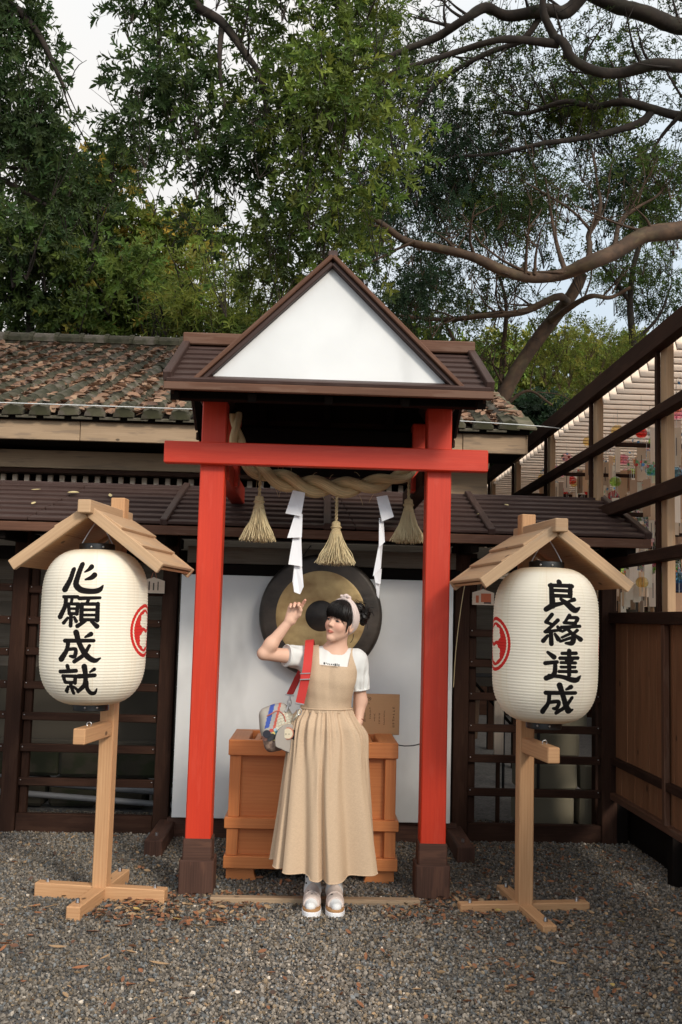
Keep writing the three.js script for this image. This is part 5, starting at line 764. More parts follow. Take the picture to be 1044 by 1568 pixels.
  for (const s of [-1, 1]) {
    const fx = s * 0.056, ty = s * 0.03; const M4 = new THREE.Matrix4().makeTranslation(fx, 0, 0.0).multiply(new THREE.Matrix4().makeRotationY(ty));
    const foot = (x, y, z) => smin(smin(cap(x, y, z, [0, 0.20, -0.002], [0, 0.10, 0.0], 0.041, 0.039), cap(x, y, z, [0, 0.085, 0.005], [0, 0.064, 0.115], 0.040, 0.030), 0.03), cap(x, y * 1.15, z, [0, 0.066, 0.1], [s * 0.004, 0.062, 0.165], 0.036, 0.026), 0.025);
    const sk = sdfMesh(foot, [-0.06, 0.03, -0.07], [0.06, 0.235, 0.21], 0.004).applyMatrix4(M4); part('sock', sk, sock, p);
    const outline = (o) => { const sh = new THREE.Shape(), n = 40; for (let i = 0; i <= n; i++) { const a = i / n * 2 * Math.PI, c = Math.cos(a), q = Math.sin(a); const w = (0.043 + 0.008 * sst(-0.2, 0.8, q)) + o; const xx = Math.sign(c) * Math.pow(Math.abs(c), 0.75) * w, yy = 0.062 + Math.sign(q) * Math.pow(Math.abs(q), 0.85) * (0.13 + o); i ? sh.lineTo(xx, -yy) : sh.moveTo(xx, -yy); } return sh; };
    const sg = new THREE.ExtrudeGeometry(outline(0), { depth: 0.022, bevelEnabled: true, bevelSize: 0.004, bevelThickness: 0.004, bevelSegments: 3, curveSegments: 12 }).rotateX(-Math.PI / 2).translate(0, 0.006, 0).applyMatrix4(M4);
    part('sole', sg, sole, p); part('footbed', new THREE.ExtrudeGeometry(outline(-0.002), { depth: 0.008, bevelEnabled: true, bevelSize: 0.003, bevelThickness: 0.003, bevelSegments: 2 }).rotateX(-Math.PI / 2).translate(0, 0.034, 0).applyMatrix4(M4), cork, p);
    for (const [z0, z1] of [[0.045, 0.088], [0.100, 0.142]]) { const st = sdfMesh((x, y, z) => { const e = foot(x, y, z); return Math.max(e - 0.007, -e - 0.002, z0 - z, z - z1, 0.045 - y); }, [-0.06, 0.036, z0 - 0.012], [0.06, 0.14, z1 + 0.012], 0.0035).applyMatrix4(M4); part('strap', st, strapM, p); }
    const dots = []; for (let i = 0; i < 7; i++) { const a = rr(-1.2, 1.2), y = 0.13 + i * 0.011; dots.push(at(new THREE.SphereGeometry(rr(0.005, 0.008), 8, 6).scale(1.2, 0.8, 0.5), Math.sin(a) * 0.040, y, Math.cos(a) * 0.040, 0, a, 0)); } for (let i = 0; i < 3; i++) dots.push(at(new THREE.SphereGeometry(0.005, 8, 6).scale(1.3, 0.4, 0.8), rr(-0.02, 0.02), 0.111 - i * 0.004, 0.05 + 0.04 * i - 0.01)); const dg = merge(dots); dg.applyMatrix4(M4); part('sock_pattern', dg, patch, p, { label: 'small black patches on the white socks' });
  }
  const br = new THREE.TorusGeometry(0.0265, 0.003, 6, 24); br.applyQuaternion(new THREE.Quaternion().setFromUnitVectors(V(0, 0, 1), V(lWr[0] - lEl[0], lWr[1] - lEl[1], lWr[2] - lEl[2]).normalize())); br.translate(lWr[0] + 0.003, lWr[1] + 0.01, lWr[2] - 0.006); part('bracelet', br, plain(0.25, 0.10, 0.06), p);

  // ---------- shoulder bag on a red strap ----------
  const b = thing('shoulder_bag', 'small grey patchwork shoulder bag on a wide red strap', 'bag', [WX, 0, WZ]);
  const redM = plain(0.50, 0.028, 0.022, { roughness: 0.75 }), redD = plain(0.36, 0.016, 0.014, { roughness: 0.8 });
  const ribbon = (pts, w, wd) => { const cv = new THREE.CatmullRomCurve3(pts.map((q) => V(...q)), false, 'centripetal'), n = 40, P = [], I = [], th = 0.0022; for (let i = 0; i <= n; i++) { const t = i / n, c = cv.getPointAt(t), tn = cv.getTangentAt(t), d = V(...wd).addScaledVector(tn, -V(...wd).dot(tn)).normalize(), nn = tn.clone().cross(d).normalize(); for (const [a, e] of [[-1, -1], [1, -1], [1, 1], [-1, 1]]) { const q = c.clone().addScaledVector(d, a * w / 2).addScaledVector(nn, e * th); P.push(q.x, q.y, q.z); } } for (let i = 0; i < n; i++) for (let k = 0; k < 4; k++) { const a = i * 4 + k, e = i * 4 + (k + 1) % 4; I.push(a, e, a + 4, e, e + 4, a + 4); } const g = new THREE.BufferGeometry(); g.setAttribute('position', new THREE.Float32BufferAttribute(P, 3)); g.setIndex(I); const o = g.toNonIndexed(); o.computeVertexNormals(); return o; };
  part('strap', ribbon([[-0.100, 1.33, -0.085], [-0.108, 1.372, -0.03], [-0.110, 1.366, 0.03], [-0.113, 1.31, 0.088], [-0.120, 1.22, 0.135], [-0.135, 1.13, 0.13], [-0.150, 1.055, 0.125]], 0.045, [1, 0.12, 0]), redM, b);
  part('strap', ribbon([[-0.100, 1.33, -0.085], [-0.130, 1.25, -0.11], [-0.168, 1.17, -0.06], [-0.205, 1.09, 0.02]], 0.040, [1, 0.3, 0.3]), redD, b);
  for (const y of [1.205, 1.175]) part('buckle', beam([-0.155, y, 0.146], [-0.100, y + 0.004, 0.146], 0.006, 0.006, 0.002), M.steel, b);
  part('slider', at(board(0.048, 0.03, 0.006, 0.002), -0.1275, 1.19, 0.142), redM, b);
  const hook = (x, y, z) => { part('strap_end', at(board(0.048, 0.008, 0.01, 0.002), x, y, z, 0, 0, -0.12), M.steel, b); part('swivel', at(new THREE.CylinderGeometry(0.004, 0.005, 0.022, 8), x + 0.001, y - 0.014, z), M.steel, b); part('clip', at(new THREE.TorusGeometry(0.013, 0.0028, 6, 20).scale(0.8, 1.3, 1), x, y - 0.04, z), M.steel, b); };
  hook(-0.151, 1.05, 0.125); hook(-0.206, 1.085, 0.022);
  const cx = -0.262, cy = 0.918, cz = 0.0;
  const bx = (x, y, z) => { const a = 0.32, X = (x - cx) * Math.cos(a) + (y - cy) * Math.sin(a), Y = -(x - cx) * Math.sin(a) + (y - cy) * Math.cos(a), w = 0.098, qx = Math.abs(X) - w + 0.04 + sst(0, 0.1, Y) * 0.02, qy = Math.abs(Y) - 0.118 + 0.04, qz = Math.abs(z - cz) - 0.05 + 0.04; return Math.hypot(Math.max(qx, 0), Math.max(qy, 0), Math.max(qz, 0)) + Math.min(Math.max(qx, qy, qz), 0) - 0.04 + 0.0015 * Math.sin(x * 60 + y * 40); };
  const canvasC = (x, y, z) => { const a = 0.32, X = (x - cx) * Math.cos(a) + (y - cy) * Math.sin(a), Y = -(x - cx) * Math.sin(a) + (y - cy) * Math.cos(a); let c = [0.36, 0.325, 0.28];
    const s = X * 0.85 - Y * 0.5; if (Y > 0.015 && Math.abs(s + 0.055) < 0.011) c = [0.04, 0.08, 0.33]; else if (Y > 0.0 && Math.abs(s + 0.032) < 0.007) c = [0.33, 0.32, 0.31]; else if (Math.abs(s + 0.018) < 0.006 && Y > -0.02) c = [0.48, 0.09, 0.06];
    else if (s > -0.012 && s < 0.065 && Y > -0.02 && Y < 0.065) { c = [0.56, 0.52, 0.40]; const u = Math.abs(((X * 62 % 1) + 1) % 1 - 0.5), w = Math.abs(((Y * 62 % 1) + 1) % 1 - 0.5); if (u < 0.1) c = [0.36, 0.36, 0.28]; if (w < 0.1) c = [0.42, 0.30, 0.22]; }
    else if (Y < -0.045) { const u = Math.floor(X * 45) + Math.floor(Y * 45); c = u & 1 ? [0.16, 0.10, 0.075] : [0.28, 0.19, 0.14]; } else if (Y < -0.02 && Y > -0.045) c = [0.40, 0.20, 0.15];
    if (Math.abs(s - 0.072) < 0.004 && Y > -0.03) c = [0.38, 0.12, 0.09]; if (X > 0.06 && Y > 0.03 && Math.abs(s - 0.09) < 0.008) c = [0.07, 0.12, 0.42]; return c; };
  part('pouch', sdfMesh(bx, [cx - 0.16, cy - 0.17, cz - 0.07], [cx + 0.16, cy + 0.17, cz + 0.07], 0.004, canvasC), new THREE.MeshPhysicalMaterial({ vertexColors: true, roughness: 0.85 }), b);
  const ZS = -0.062, disc = (x, y, z, r, m, n, ry = -0.2) => part(n, at(new THREE.CylinderGeometry(r, r * 1.04, 0.008, 24).rotateX(Math.PI / 2), x, y, z + ZS, 0, ry, 0), m, b);
  const ban = (pts, r, m, n) => part(n, tubeGeo(pts.map((q) => [q[0], q[1], q[2] > 0.09 ? q[2] + ZS : q[2]]), r, 30, 6), m, b);
  part('front_pocket', sdfMesh((x, y, z) => { const X = x + 0.205, Y = y - 0.855, q = Math.max(Math.hypot(X, Y * 0.82) - 0.062, -Y * 0.9 - X * 0.4 - 0.046); return Math.max(q, Math.abs(z - 0.053 + X * 0.15) - 0.014) - 0.007; }, [-0.29, 0.76, 0.0], [-0.08, 0.98, 0.1], 0.005), plain(0.33, 0.29, 0.25, { roughness: 0.9 }), b);
  disc(-0.208, 0.893, 0.136, 0.031, plain(0.50, 0.20, 0.13), 'badge_rim'); disc(-0.208, 0.893, 0.1385, 0.026, plain(0.66, 0.56, 0.40), 'round_badge'); for (const s of [-1, 1]) disc(-0.209 + s * 0.008, 0.891, 0.1418, 0.0022, M.black, 'badge_dot');
  part('black_tag', at(board(0.03, 0.05, 0.008, 0.003), -0.172, 0.885, 0.074, 0, 0, -0.3), M.black, b);
  for (const [x, y, r, c] of [[-0.318, 0.885, 0.02, [0.02, 0.02, 0.03]], [-0.288, 0.872, 0.017, [0.03, 0.03, 0.03]], [-0.283, 0.887, 0.010, [0.62, 0.48, 0.16]], [-0.262, 0.890, 0.014, [0.03, 0.18, 0.25]], [-0.276, 0.862, 0.011, [0.62, 0.50, 0.2]], [-0.254, 0.875, 0.010, [0.6, 0.48, 0.2]], [-0.296, 0.905, 0.008, [0.5, 0.08, 0.06]], [-0.275, 0.908, 0.008, [0.35, 0.5, 0.55]], [-0.302, 0.86, 0.012, [0.03, 0.03, 0.035]]]) disc(x, y, 0.112 + r * 0.2, r, plain(...c), 'patch');
  ban([[-0.34, 0.965, 0.10], [-0.305, 0.985, 0.113], [-0.265, 1.005, 0.112], [-0.235, 0.985, 0.112], [-0.222, 0.95, 0.113]], 0.0035, plain(0.42, 0.12, 0.08), 'piping');
  ban([[-0.262, 0.83, 0.11], [-0.268, 0.87, 0.122], [-0.25, 0.91, 0.126], [-0.215, 0.925, 0.126], [-0.18, 0.915, 0.122]], 0.0032, plain(0.40, 0.15, 0.10), 'piping'); ban([[-0.262, 0.83, 0.11], [-0.235, 0.808, 0.12], [-0.2, 0.80, 0.122], [-0.17, 0.805, 0.12]], 0.0032, plain(0.40, 0.15, 0.10), 'piping');
  for (const [x, y] of [[-0.222, 0.83], [-0.17, 0.80]]) part('rivet', at(new THREE.SphereGeometry(0.005, 8, 6), x, y, 0.068), M.steel, b);
  ban([[-0.206, 1.045, 0.022], [-0.215, 1.02, 0.03], [-0.225, 1.0, 0.05]], 0.006, plain(0.42, 0.41, 0.40), 'loop'); ban([[-0.151, 1.01, 0.1251], [-0.165, 0.985, 0.088], [-0.18, 0.96, 0.06]], 0.006, plain(0.6, 0.57, 0.45), 'loop');
}

// ---------- trees ----------
{
  const leafTri = (L, W, o, dir, nrm, P) => {      // a folded, slightly drooping leaf appended to P
    const d = dir.clone().normalize(), s = d.clone().cross(nrm).normalize(), n = s.clone().cross(d).normalize(), q = (t, w, f) => o.clone().addScaledVector(d, t * L).addScaledVector(s, w * W).addScaledVector(n, f * W - t * t * L * 0.22);
    const b = q(0, 0, 0), l1 = q(0.3, -0.44, 0.2), m1 = q(0.3, 0, 0), r1 = q(0.3, 0.44, 0.2), l2 = q(0.66, -0.4, 0.18), m2 = q(0.66, 0, 0), r2 = q(0.66, 0.4, 0.18), e = q(1, 0, 0);
    for (const v of [b, m1, l1, b, r1, m1, l1, m1, m2, l1, m2, l2, m1, r1, r2, m1, r2, m2, l2, m2, e, m2, r2, e]) P.push(v.x, v.y, v.z);
  };
  const sprig = (n, len, L, W, whorl) => { const P = [], ax = V(0, 0, 1); for (let i = 0; i < n; i++) { const t = whorl ? mix(0.55, 1, Math.pow((i + 0.5) / n, 0.6)) : (i + 0.6) / n, a = i * 2.4, sp = whorl ? 1.0 : 0.85, dir = V(Math.cos(a) * sp, Math.sin(a) * sp, 0.75 + 0.6 * t).add(V(rr(-0.25, 0.25), rr(-0.25, 0.25), rr(-0.2, 0.2))); leafTri(L * rr(0.75, 1.15), W * rr(0.85, 1.15), V(Math.cos(a) * 0.004, Math.sin(a) * 0.004, (t - 0.5) * len), dir, V(rr(-0.3, 0.3), rr(-0.3, 0.3), 1).cross(dir).cross(dir).negate().normalize(), P); }
    const r = 0.0022; for (let k = 0; k < 3; k++) { const a = k * 2.09, b = a + 2.09; P.push(Math.cos(a) * r, Math.sin(a) * r, -len * 0.6, Math.cos(b) * r, Math.sin(b) * r, -len * 0.6, 0, 0, len * 0.5); }
    const g = new THREE.BufferGeometry(); g.setAttribute('position', new THREE.Float32BufferAttribute(P, 3)); g.computeVertexNormals(); return g; };
  const big = [0, 1, 2].map((i3) => sprig(11, 0.17, 0.072, 0.0265, i3 === 1)), small = [0, 1, 2].map(() => sprig(11, 0.17, 0.045, 0.019, false)), far = [0, 1].map(() => sprig(12, 0.3, 0.115, 0.05, false)), slim = [0, 1].map(() => sprig(11, 0.26, 0.12, 0.022, false));
  const leafM = new THREE.MeshPhysicalMaterial({ color: 0xffffff, roughness: 0.95, transmission: 0.5, thickness: 0, specularIntensity: 0.3 });
  const barkT = dataTex(256, 512, (u, v) => { const a = fbm(u, v, 12, 8, 5, 51), b = fbm(u, v, 4, 3, 4, 57), m = sst(0.55, 0.7, fbm(u, v, 5, 5, 4, 67)), l = 0.035 + 0.12 * a * (0.5 + b); return [L2S(l * mix(1.2, 1.5, m)), L2S(l * mix(0.9, 1.35, m)), L2S(l * mix(0.68, 0.95, m))]; }); barkT.repeat.set(1.2, 2);
  const bark = plain(0.24, 0.21, 0.19, { map: barkT, bumpMap: barkT, bumpScale: 0.02, roughness: 0.9 }), barkPale = plain(0.56, 0.41, 0.29, { map: barkT, bumpMap: barkT, bumpScale: 0.012, roughness: 0.85 });
  const q0 = new THREE.Quaternion();
  // clumps: [centre, radii, sprigs, colour, colour spread]
  function tree(name, label, base, o) {
    const t = thing(name, label, o.cat || 'tree', base, 0, o.group), off = V(...base).negate(), put = (g) => g.translate(off.x, off.y, off.z), bm = o.bark || bark;
    (o.trunk || []).forEach(([pts, rad]) => part('trunk', put(tubeGeo(pts, rad, 40, 12)), bm, t));
    (o.limbs || []).forEach(([pts, rad]) => part('limb', put(tubeGeo(wobble(pts), rad, 48, 9)), bm, t));
    const side = []; (o.limbs || []).forEach(([pts, rad]) => { const cv = new THREE.CatmullRomCurve3(pts.map((q) => V(...q)), false, 'centripetal'), nb = Math.round(cv.getLength() * 2.6); for (let i = 0; i < nb; i++) { const t = rr(0.12, 0.98), a = cv.getPointAt(t), tg = cv.getTangentAt(t), r = Math.min(0.022, rad(t) * 0.45), L = rr(0.35, 0.95), d = tg.clone().multiplyScalar(rr(0.2, 0.9)).add(V(rr(-0.5, 0.5), rr(-0.35, 1.0), rr(-0.6, 0.6))).normalize(), b = a.clone().addScaledVector(d, L * 0.4).add(V(rr(-0.06, 0.06), rr(-0.02, 0.08), rr(-0.06, 0.06))), c = b.clone().addScaledVector(d.add(V(rr(-0.5, 0.5), rr(-0.2, 0.5), rr(-0.4, 0.4))).normalize(), L * 0.6); side.push(tubeGeo([a.toArray(), b.toArray(), c.toArray()], (x) => mix(r, 0.004, x), 9, 5)); for (let k = 0; k < 2; k++) { const f = b.clone().lerp(c, rr(0.1, 0.8)); side.push(tubeGeo([f.toArray(), f.clone().add(V(rr(-0.2, 0.2), rr(-0.05, 0.25), rr(-0.2, 0.2))).toArray(), f.clone().add(V(rr(-0.35, 0.35), rr(-0.1, 0.4), rr(-0.3, 0.3))).toArray()], (x) => mix(r * 0.4, 0.0025, x), 6, 4)); } } });
    if (side.length) part('side_twigs', put(merge(side)), bm, t, { kind: 'stuff' });
    const K = o.sprigs, mats = K.map(() => []), cols = K.map(() => []), tw = [];
    for (const [c, r, n, col, opt = {}] of o.crown) {
      const nc = opt.clumps ?? 14, cen = []; for (let i = 0; i < nc; i++) { let p; do p = V(rr(-1, 1), rr(-1, 1), rr(-1, 1)); while (p.length() > 1 || p.length() < (opt.shell ?? 0)); cen.push([V(c[0] + p.x * r[0], c[1] + p.y * r[1], c[2] + p.z * r[2]), rr(0.65, 1.25), p, rr(0.7, 1.3)]); }
      for (const [cc, cs, pp, br] of cen) { const R0 = (opt.size ?? 0.4) * cs, m = Math.round(n / nc * rr(0.7, 1.3));
        if (o.twigs && rnd() < 0.8) { const a = cc.clone().add(V(rr(-0.1, 0.1), -R0 * 1.2 + rr(-0.2, 0.1), rr(-0.1, 0.1))); for (let i = 0; i < 4; i++) { const e = cc.clone().add(V(rr(-1, 1), rr(-0.3, 1), rr(-1, 1)).multiplyScalar(R0)); tw.push(tubeGeo([a.toArray(), a.clone().lerp(e, 0.5).add(V(rr(-0.06, 0.06), rr(-0.02, 0.08), rr(-0.06, 0.06))).toArray(), e.toArray()], (x) => 0.011 * (1 - 0.75 * x) * o.twigs, 6, 4)); } }
        for (let i = 0; i < m; i++) { const d = V(rr(-1, 1), rr(-1, 1), rr(-1, 1)); if (d.lengthSq() > 1) d.normalize(); d.multiplyScalar(Math.pow(d.length(), -0.25)); const p = cc.clone().add(V(d.x * R0, d.y * R0 * 0.75, d.z * R0));
          const dir = d.clone().normalize().multiplyScalar(0.8).add(pp.clone().multiplyScalar(0.4)).add(V(rr(-0.6, 0.6), rr(-0.5, 0.5) - (opt.droop ?? 0.25), rr(-0.6, 0.6))).normalize(); q0.setFromUnitVectors(V(0, 0, 1), dir).multiply(new THREE.Quaternion().setFromAxisAngle(V(0, 0, 1), rr(0, 6.3)));
          const s = rr(0.8, 1.2) * (opt.scale ?? 1), k = Math.floor(rnd() * K.length); mats[k].push(new THREE.Matrix4().compose(p.add(off), q0, V(s, s, s)));
          const h = rnd(), alt = opt.alt && h < opt.altShare ? opt.alt : col, f = br * rr(0.75, 1.3); cols[k].push(new THREE.Color().setRGB(alt[0] * f * rr(0.85, 1.2), alt[1] * f, alt[2] * f)); } }
    }
    if (tw.length) part('twigs', put(merge(tw)), bm, t, { kind: 'stuff' });
    K.forEach((g, i) => { if (mats[i].length) instanced('crown', g, leafM, mats[i], cols[i], t); });
    return t;
  }
  function wobble(pts) { return pts.map((p, i) => [p[0] + (i && i < pts.length - 1 ? rr(-0.03, 0.03) : 0), p[1] + (i && i < pts.length - 1 ? rr(-0.025, 0.025) : 0), p[2] + (i && i < pts.length - 1 ? rr(-0.12, 0.12) : 0)]); }
  const DK = [0.046, 0.080, 0.022], MD = [0.082, 0.128, 0.026], LT = [0.17, 0.22, 0.036], YL = [0.36, 0.29, 0.05], YG = [0.24, 0.26, 0.05], BR = [0.34, 0.14, 0.04], DB = [0.028, 0.058, 0.026];
  const ML = [0.115, 0.17, 0.03], th = (a, b) => { const k = a * 977 + b * 331; return (t) => mix(a, b, t) * (1 + 0.16 * (vnoise(t * 17 + k, 3, 9999, 9, 5) - 0.5) + 0.12 * (vnoise(t * 41 + k, 7, 9999, 9, 6) - 0.5)); };
  // broad leaved tree hanging over the gate from the left
  tree('broadleaf_tree', 'large leaved evergreen hanging down over the gate roof from above', [-4.6, 0, -9.6], {
    sprigs: big, twigs: 0.45, trunk: [[[[-4.6, 0, -9.6], [-4.5, 3, -9.5], [-4.2, 6, -9.2], [-3.6, 8.6, -8.9]], th(0.26, 0.15)]],
    limbs: [[[[-3.6, 8.6, -8.9], [-2.6, 8.9, -8.7], [-1.9, 8.2, -8.6], [-1.50, 7.34, -8.6], [-1.25, 6.97, -8.6], [-1.01, 6.77, -8.6], [-0.78, 6.5, -8.6], [-0.64, 6.2, -8.6], [-0.56, 5.86, -8.6], [-0.53, 5.55, -8.6]], th(0.10, 0.016)], [[[-0.98, 6.72, -8.6], [-0.99, 6.43, -8.58], [-0.97, 6.18, -8.58], [-0.92, 5.95, -8.6]], th(0.028, 0.012)], [[[-2.6, 8.9, -8.7], [-1.2, 8.9, -8.6], [0.0, 8.2, -8.4], [0.35, 7.2, -8.3]], th(0.07, 0.02)], [[[0.0, 8.2, -8.4], [0.1, 7.2, -8.6], [0.2, 6.3, -8.6], [0.1, 5.3, -8.7]], th(0.04, 0.012)], [[[-1.2, 8.9, -8.6], [-1.5, 7.9, -8.9], [-1.6, 6.9, -8.9], [-1.5, 6.1, -8.9]], th(0.04, 0.012)]],
    crown: [[[-0.65, 6.7, -8.7], [1.05, 1.15, 0.8], 600, MD, { clumps: 40, size: 0.32 }], [[-0.9, 5.5, -8.9], [0.8, 0.8, 0.6], 330, DK, { clumps: 22, size: 0.32 }], [[-0.25, 4.75, -8.9], [0.75, 0.55, 0.5], 430, MD, { clumps: 20, size: 0.32, alt: LT, altShare: 0.25 }], [[0.12, 5.9, -8.4], [0.62, 1.15, 0.45], 640, ML, { clumps: 30, size: 0.36, alt: LT, altShare: 0.35 }], [[-1.5, 6.05, -8.8], [0.42, 0.75, 0.5], 260, DK, { clumps: 14, size: 0.28 }], [[-1.55, 7.1, -8.8], [0.4, 0.6, 0.5], 200, DK, { clumps: 10, size: 0.28 }], [[-0.4, 8.4, -8.8], [1.6, 0.9, 1.0], 420, DK, { clumps: 34, size: 0.3 }], [[-0.8, 9.8, -6.6], [2.6, 0.8, 2.6], 1500, DK, { clumps: 90, size: 0.45 }]] });
  tree('leaning_tree', 'dark leafy tree at the upper left corner above the tiled roof', [-5.4, 0, -8.9], {
    sprigs: big, twigs: 0.45, trunk: [[[[-5.4, 0, -8.9], [-5.2, 3, -8.9], [-4.4, 5.2, -8.8], [-3.5, 6.6, -8.7]], th(0.2, 0.09)]], limbs: [[[[-3.5, 6.6, -8.7], [-3.0, 6.9, -8.6], [-2.6, 6.6, -8.6], [-2.35, 6.1, -8.6]], th(0.06, 0.015)], [[[-4.4, 5.2, -8.8], [-3.6, 5.5, -8.8], [-2.9, 5.3, -8.8], [-2.5, 5.1, -8.8]], th(0.06, 0.015)]],
    crown: [[[-2.88, 6.45, -8.6], [0.42, 0.75, 0.5], 480, DK, { clumps: 20, size: 0.28 }], [[-2.65, 5.45, -8.7], [0.5, 0.45, 0.5], 360, DK, { clumps: 14, size: 0.3 }], [[-3.6, 6.6, -8.8], [0.7, 1.0, 0.7], 350, DK, { clumps: 20, size: 0.28 }]] });
  // spreading banyan-like tree on the right, its limbs reaching in from outside
  const tr = [[6.9, 0, -10.8], [6.8, 3, -10.8], [6.4, 5.2, -10.9], [6.0, 7.2, -11.0], [5.7, 9.0, -11.2]];
  tree('spreading_tree', 'wide spreading small leaved tree with dark bare limbs over the right side', [6.9, 0, -10.8], {
    sprigs: small, twigs: 0.5, trunk: [[tr, th(0.55, 0.25)]],
    limbs: [[[[5.8, 8.4, -11.3], [4.86, 8.77, -11.5], [4.25, 8.78, -11.5], [3.82, 8.82, -11.5], [3.42, 8.92, -11.5], [3.1, 9.11, -11.5], [2.78, 9.35, -11.5]], th(0.12, 0.075)],
      [[[6.0, 7.6, -11.0], [4.64, 8.01, -11], [4.06, 7.95, -11], [3.73, 7.91, -11], [3.35, 7.85, -11], [3.01, 7.82, -11], [2.76, 7.91, -11], [2.65, 8.09, -11], [2.59, 8.22, -11]], th(0.105, 0.048)], [[[2.63, 8.14, -11], [2.36, 8.15, -11], [1.91, 8.1, -11], [1.46, 8.0, -11], [1.08, 7.86, -11], [0.71, 7.65, -11], [0.51, 7.48, -11]], th(0.05, 0.018)],
      [[[3.05, 9.06, -11.3], [2.81, 8.8, -11.3], [2.5, 8.69, -11.3], [2.11, 8.67, -11.3], [1.8, 8.69, -11.3], [1.57, 8.54, -11.3], [1.26, 8.39, -11.3], [0.88, 8.23, -11.3], [0.5, 7.97, -11.3]], th(0.085, 0.03)],
      [[[6.1, 7.0, -11.2], [4.89, 7.67, -11.6], [4.28, 7.69, -11.6], [3.93, 7.72, -11.6], [3.53, 7.75, -11.6], [3.21, 7.78, -11.6], [2.81, 7.71, -11.6], [2.42, 7.66, -11.6], [2.1, 7.61, -11.6]], th(0.09, 0.02)], [[[3.93, 7.72, -11.6], [3.73, 7.53, -11.6], [3.37, 7.36, -11.6], [2.97, 7.25, -11.6], [2.58, 7.17, -11.6], [2.03, 7.11, -11.6], [1.56, 7.03, -11.6]], th(0.05, 0.014)],
      [[[2.59, 8.2, -11], [2.45, 8.5, -11], [2.5, 8.9, -11], [2.7, 9.4, -11.1]], th(0.05, 0.02)], [[[3.53, 7.75, -11.6], [3.5, 8.0, -11.6], [3.42, 8.3, -11.6]], th(0.03, 0.012)], [[[2.5, 8.69, -11.3], [2.3, 8.4, -11.4], [1.9, 8.25, -11.4], [1.3, 7.9, -11.5], [0.9, 7.3, -11.5]], th(0.04, 0.014)], [[[4.28, 7.69, -11.6], [4.05, 7.45, -11.7], [3.9, 7.1, -11.8]], th(0.03, 0.01)]],
    crown: [[[2.4, 8.3, -12.3], [2.0, 0.95, 0.9], 2350, DK, { clumps: 110, size: 0.46, alt: LT, altShare: 0.16 }], [[1.3, 7.2, -12.3], [1.1, 0.65, 0.8], 1250, DB, { clumps: 44, size: 0.42 }], [[2.3, 6.95, -12.6], [1.0, 0.4, 0.7], 1100, MD, { clumps: 26, size: 0.4, alt: LT, altShare: 0.4 }], [[4.0, 7.1, -12.5], [0.7, 0.55, 0.7], 800, DB, { clumps: 22, size: 0.42 }], [[0.5, 8.9, -12.3], [0.9, 1.1, 0.9], 850, DK, { clumps: 28, size: 0.46 }], [[5.2, 8.6, -12.0], [1.2, 1.5, 1.0], 700, DK, { clumps: 40, size: 0.4 }], [[3.2, 10.2, -11.5], [2.4, 0.8, 1.2], 900, DK, { clumps: 44, size: 0.4 }], [[3.8, 10.2, -7.0], [2.8, 1.0, 3.2], 3000, DK, { clumps: 120, size: 0.5 }], [[3.3, 7.9, -12.2], [0.6, 0.4, 0.4], 420, LT, { clumps: 12, size: 0.28 }], [[0.55, 6.5, -12.2], [0.6, 0.8, 0.5], 460, DB, { clumps: 20, size: 0.4 }], [[2.2, 6.1, -12.9], [1.3, 0.35, 0.4], 230, DK, { clumps: 20, size: 0.34 }]] });
  tree('bare_limbed_tree', 'tree with one thick bare brown limb sweeping across above the chime frame', [5.4, 0, -9.8], {
    sprigs: small, bark: barkPale, twigs: 0.45, trunk: [[[[5.4, 0, -9.8], [5.4, 2.5, -9.9], [5.2, 4.6, -10.1], [4.85, 6.0, -10.4]], th(0.26, 0.16)]],
    limbs: [[[[4.95, 5.9, -10.4], [4.55, 5.96, -10.5], [3.86, 5.79, -10.5], [3.44, 5.68, -10.5], [3.12, 5.5, -10.5], [2.84, 5.33, -10.5], [2.55, 5.23, -10.5], [2.27, 5.22, -10.5], [1.92, 5.26, -10.5], [1.57, 5.36, -10.5], [1.21, 5.47, -10.5], [0.86, 5.57, -10.5], [0.57, 5.7, -10.5], [0.4, 5.84, -10.5]], th(0.115, 0.028)], [[[2.84, 5.33, -10.5], [2.86, 5.6, -10.6], [2.95, 5.85, -10.8], [3.05, 6.1, -10.9], [3.1, 6.5, -11], [3.05, 6.9, -11.1]], th(0.035, 0.01)], [[[2.6, 5.24, -10.5], [2.56, 5.6, -10.7], [2.52, 6.0, -10.8], [2.46, 6.5, -10.9]], th(0.03, 0.009)], [[[3.12, 5.5, -10.5], [3.3, 5.95, -10.7], [3.5, 6.2, -10.8], [3.7, 6.3, -10.9], [3.95, 6.6, -11]], th(0.03, 0.009)], [[[2.95, 5.85, -10.8], [2.75, 6.1, -10.9], [2.2, 6.5, -11.0]], th(0.018, 0.007)]],
    crown: [[[1.3, 6.0, -11.4], [1.0, 0.42, 0.5], 280, DB, { clumps: 24, size: 0.24 }], [[2.6, 6.4, -11.2], [0.9, 0.4, 0.4], 200, DK, { clumps: 18, size: 0.24 }], [[3.9, 6.5, -11.0], [0.6, 0.5, 0.5], 360, MD, { clumps: 18, size: 0.24 }], [[1.0, 5.2, -11.2], [0.6, 0.3, 0.4], 260, DB, { clumps: 14, size: 0.22 }]] });
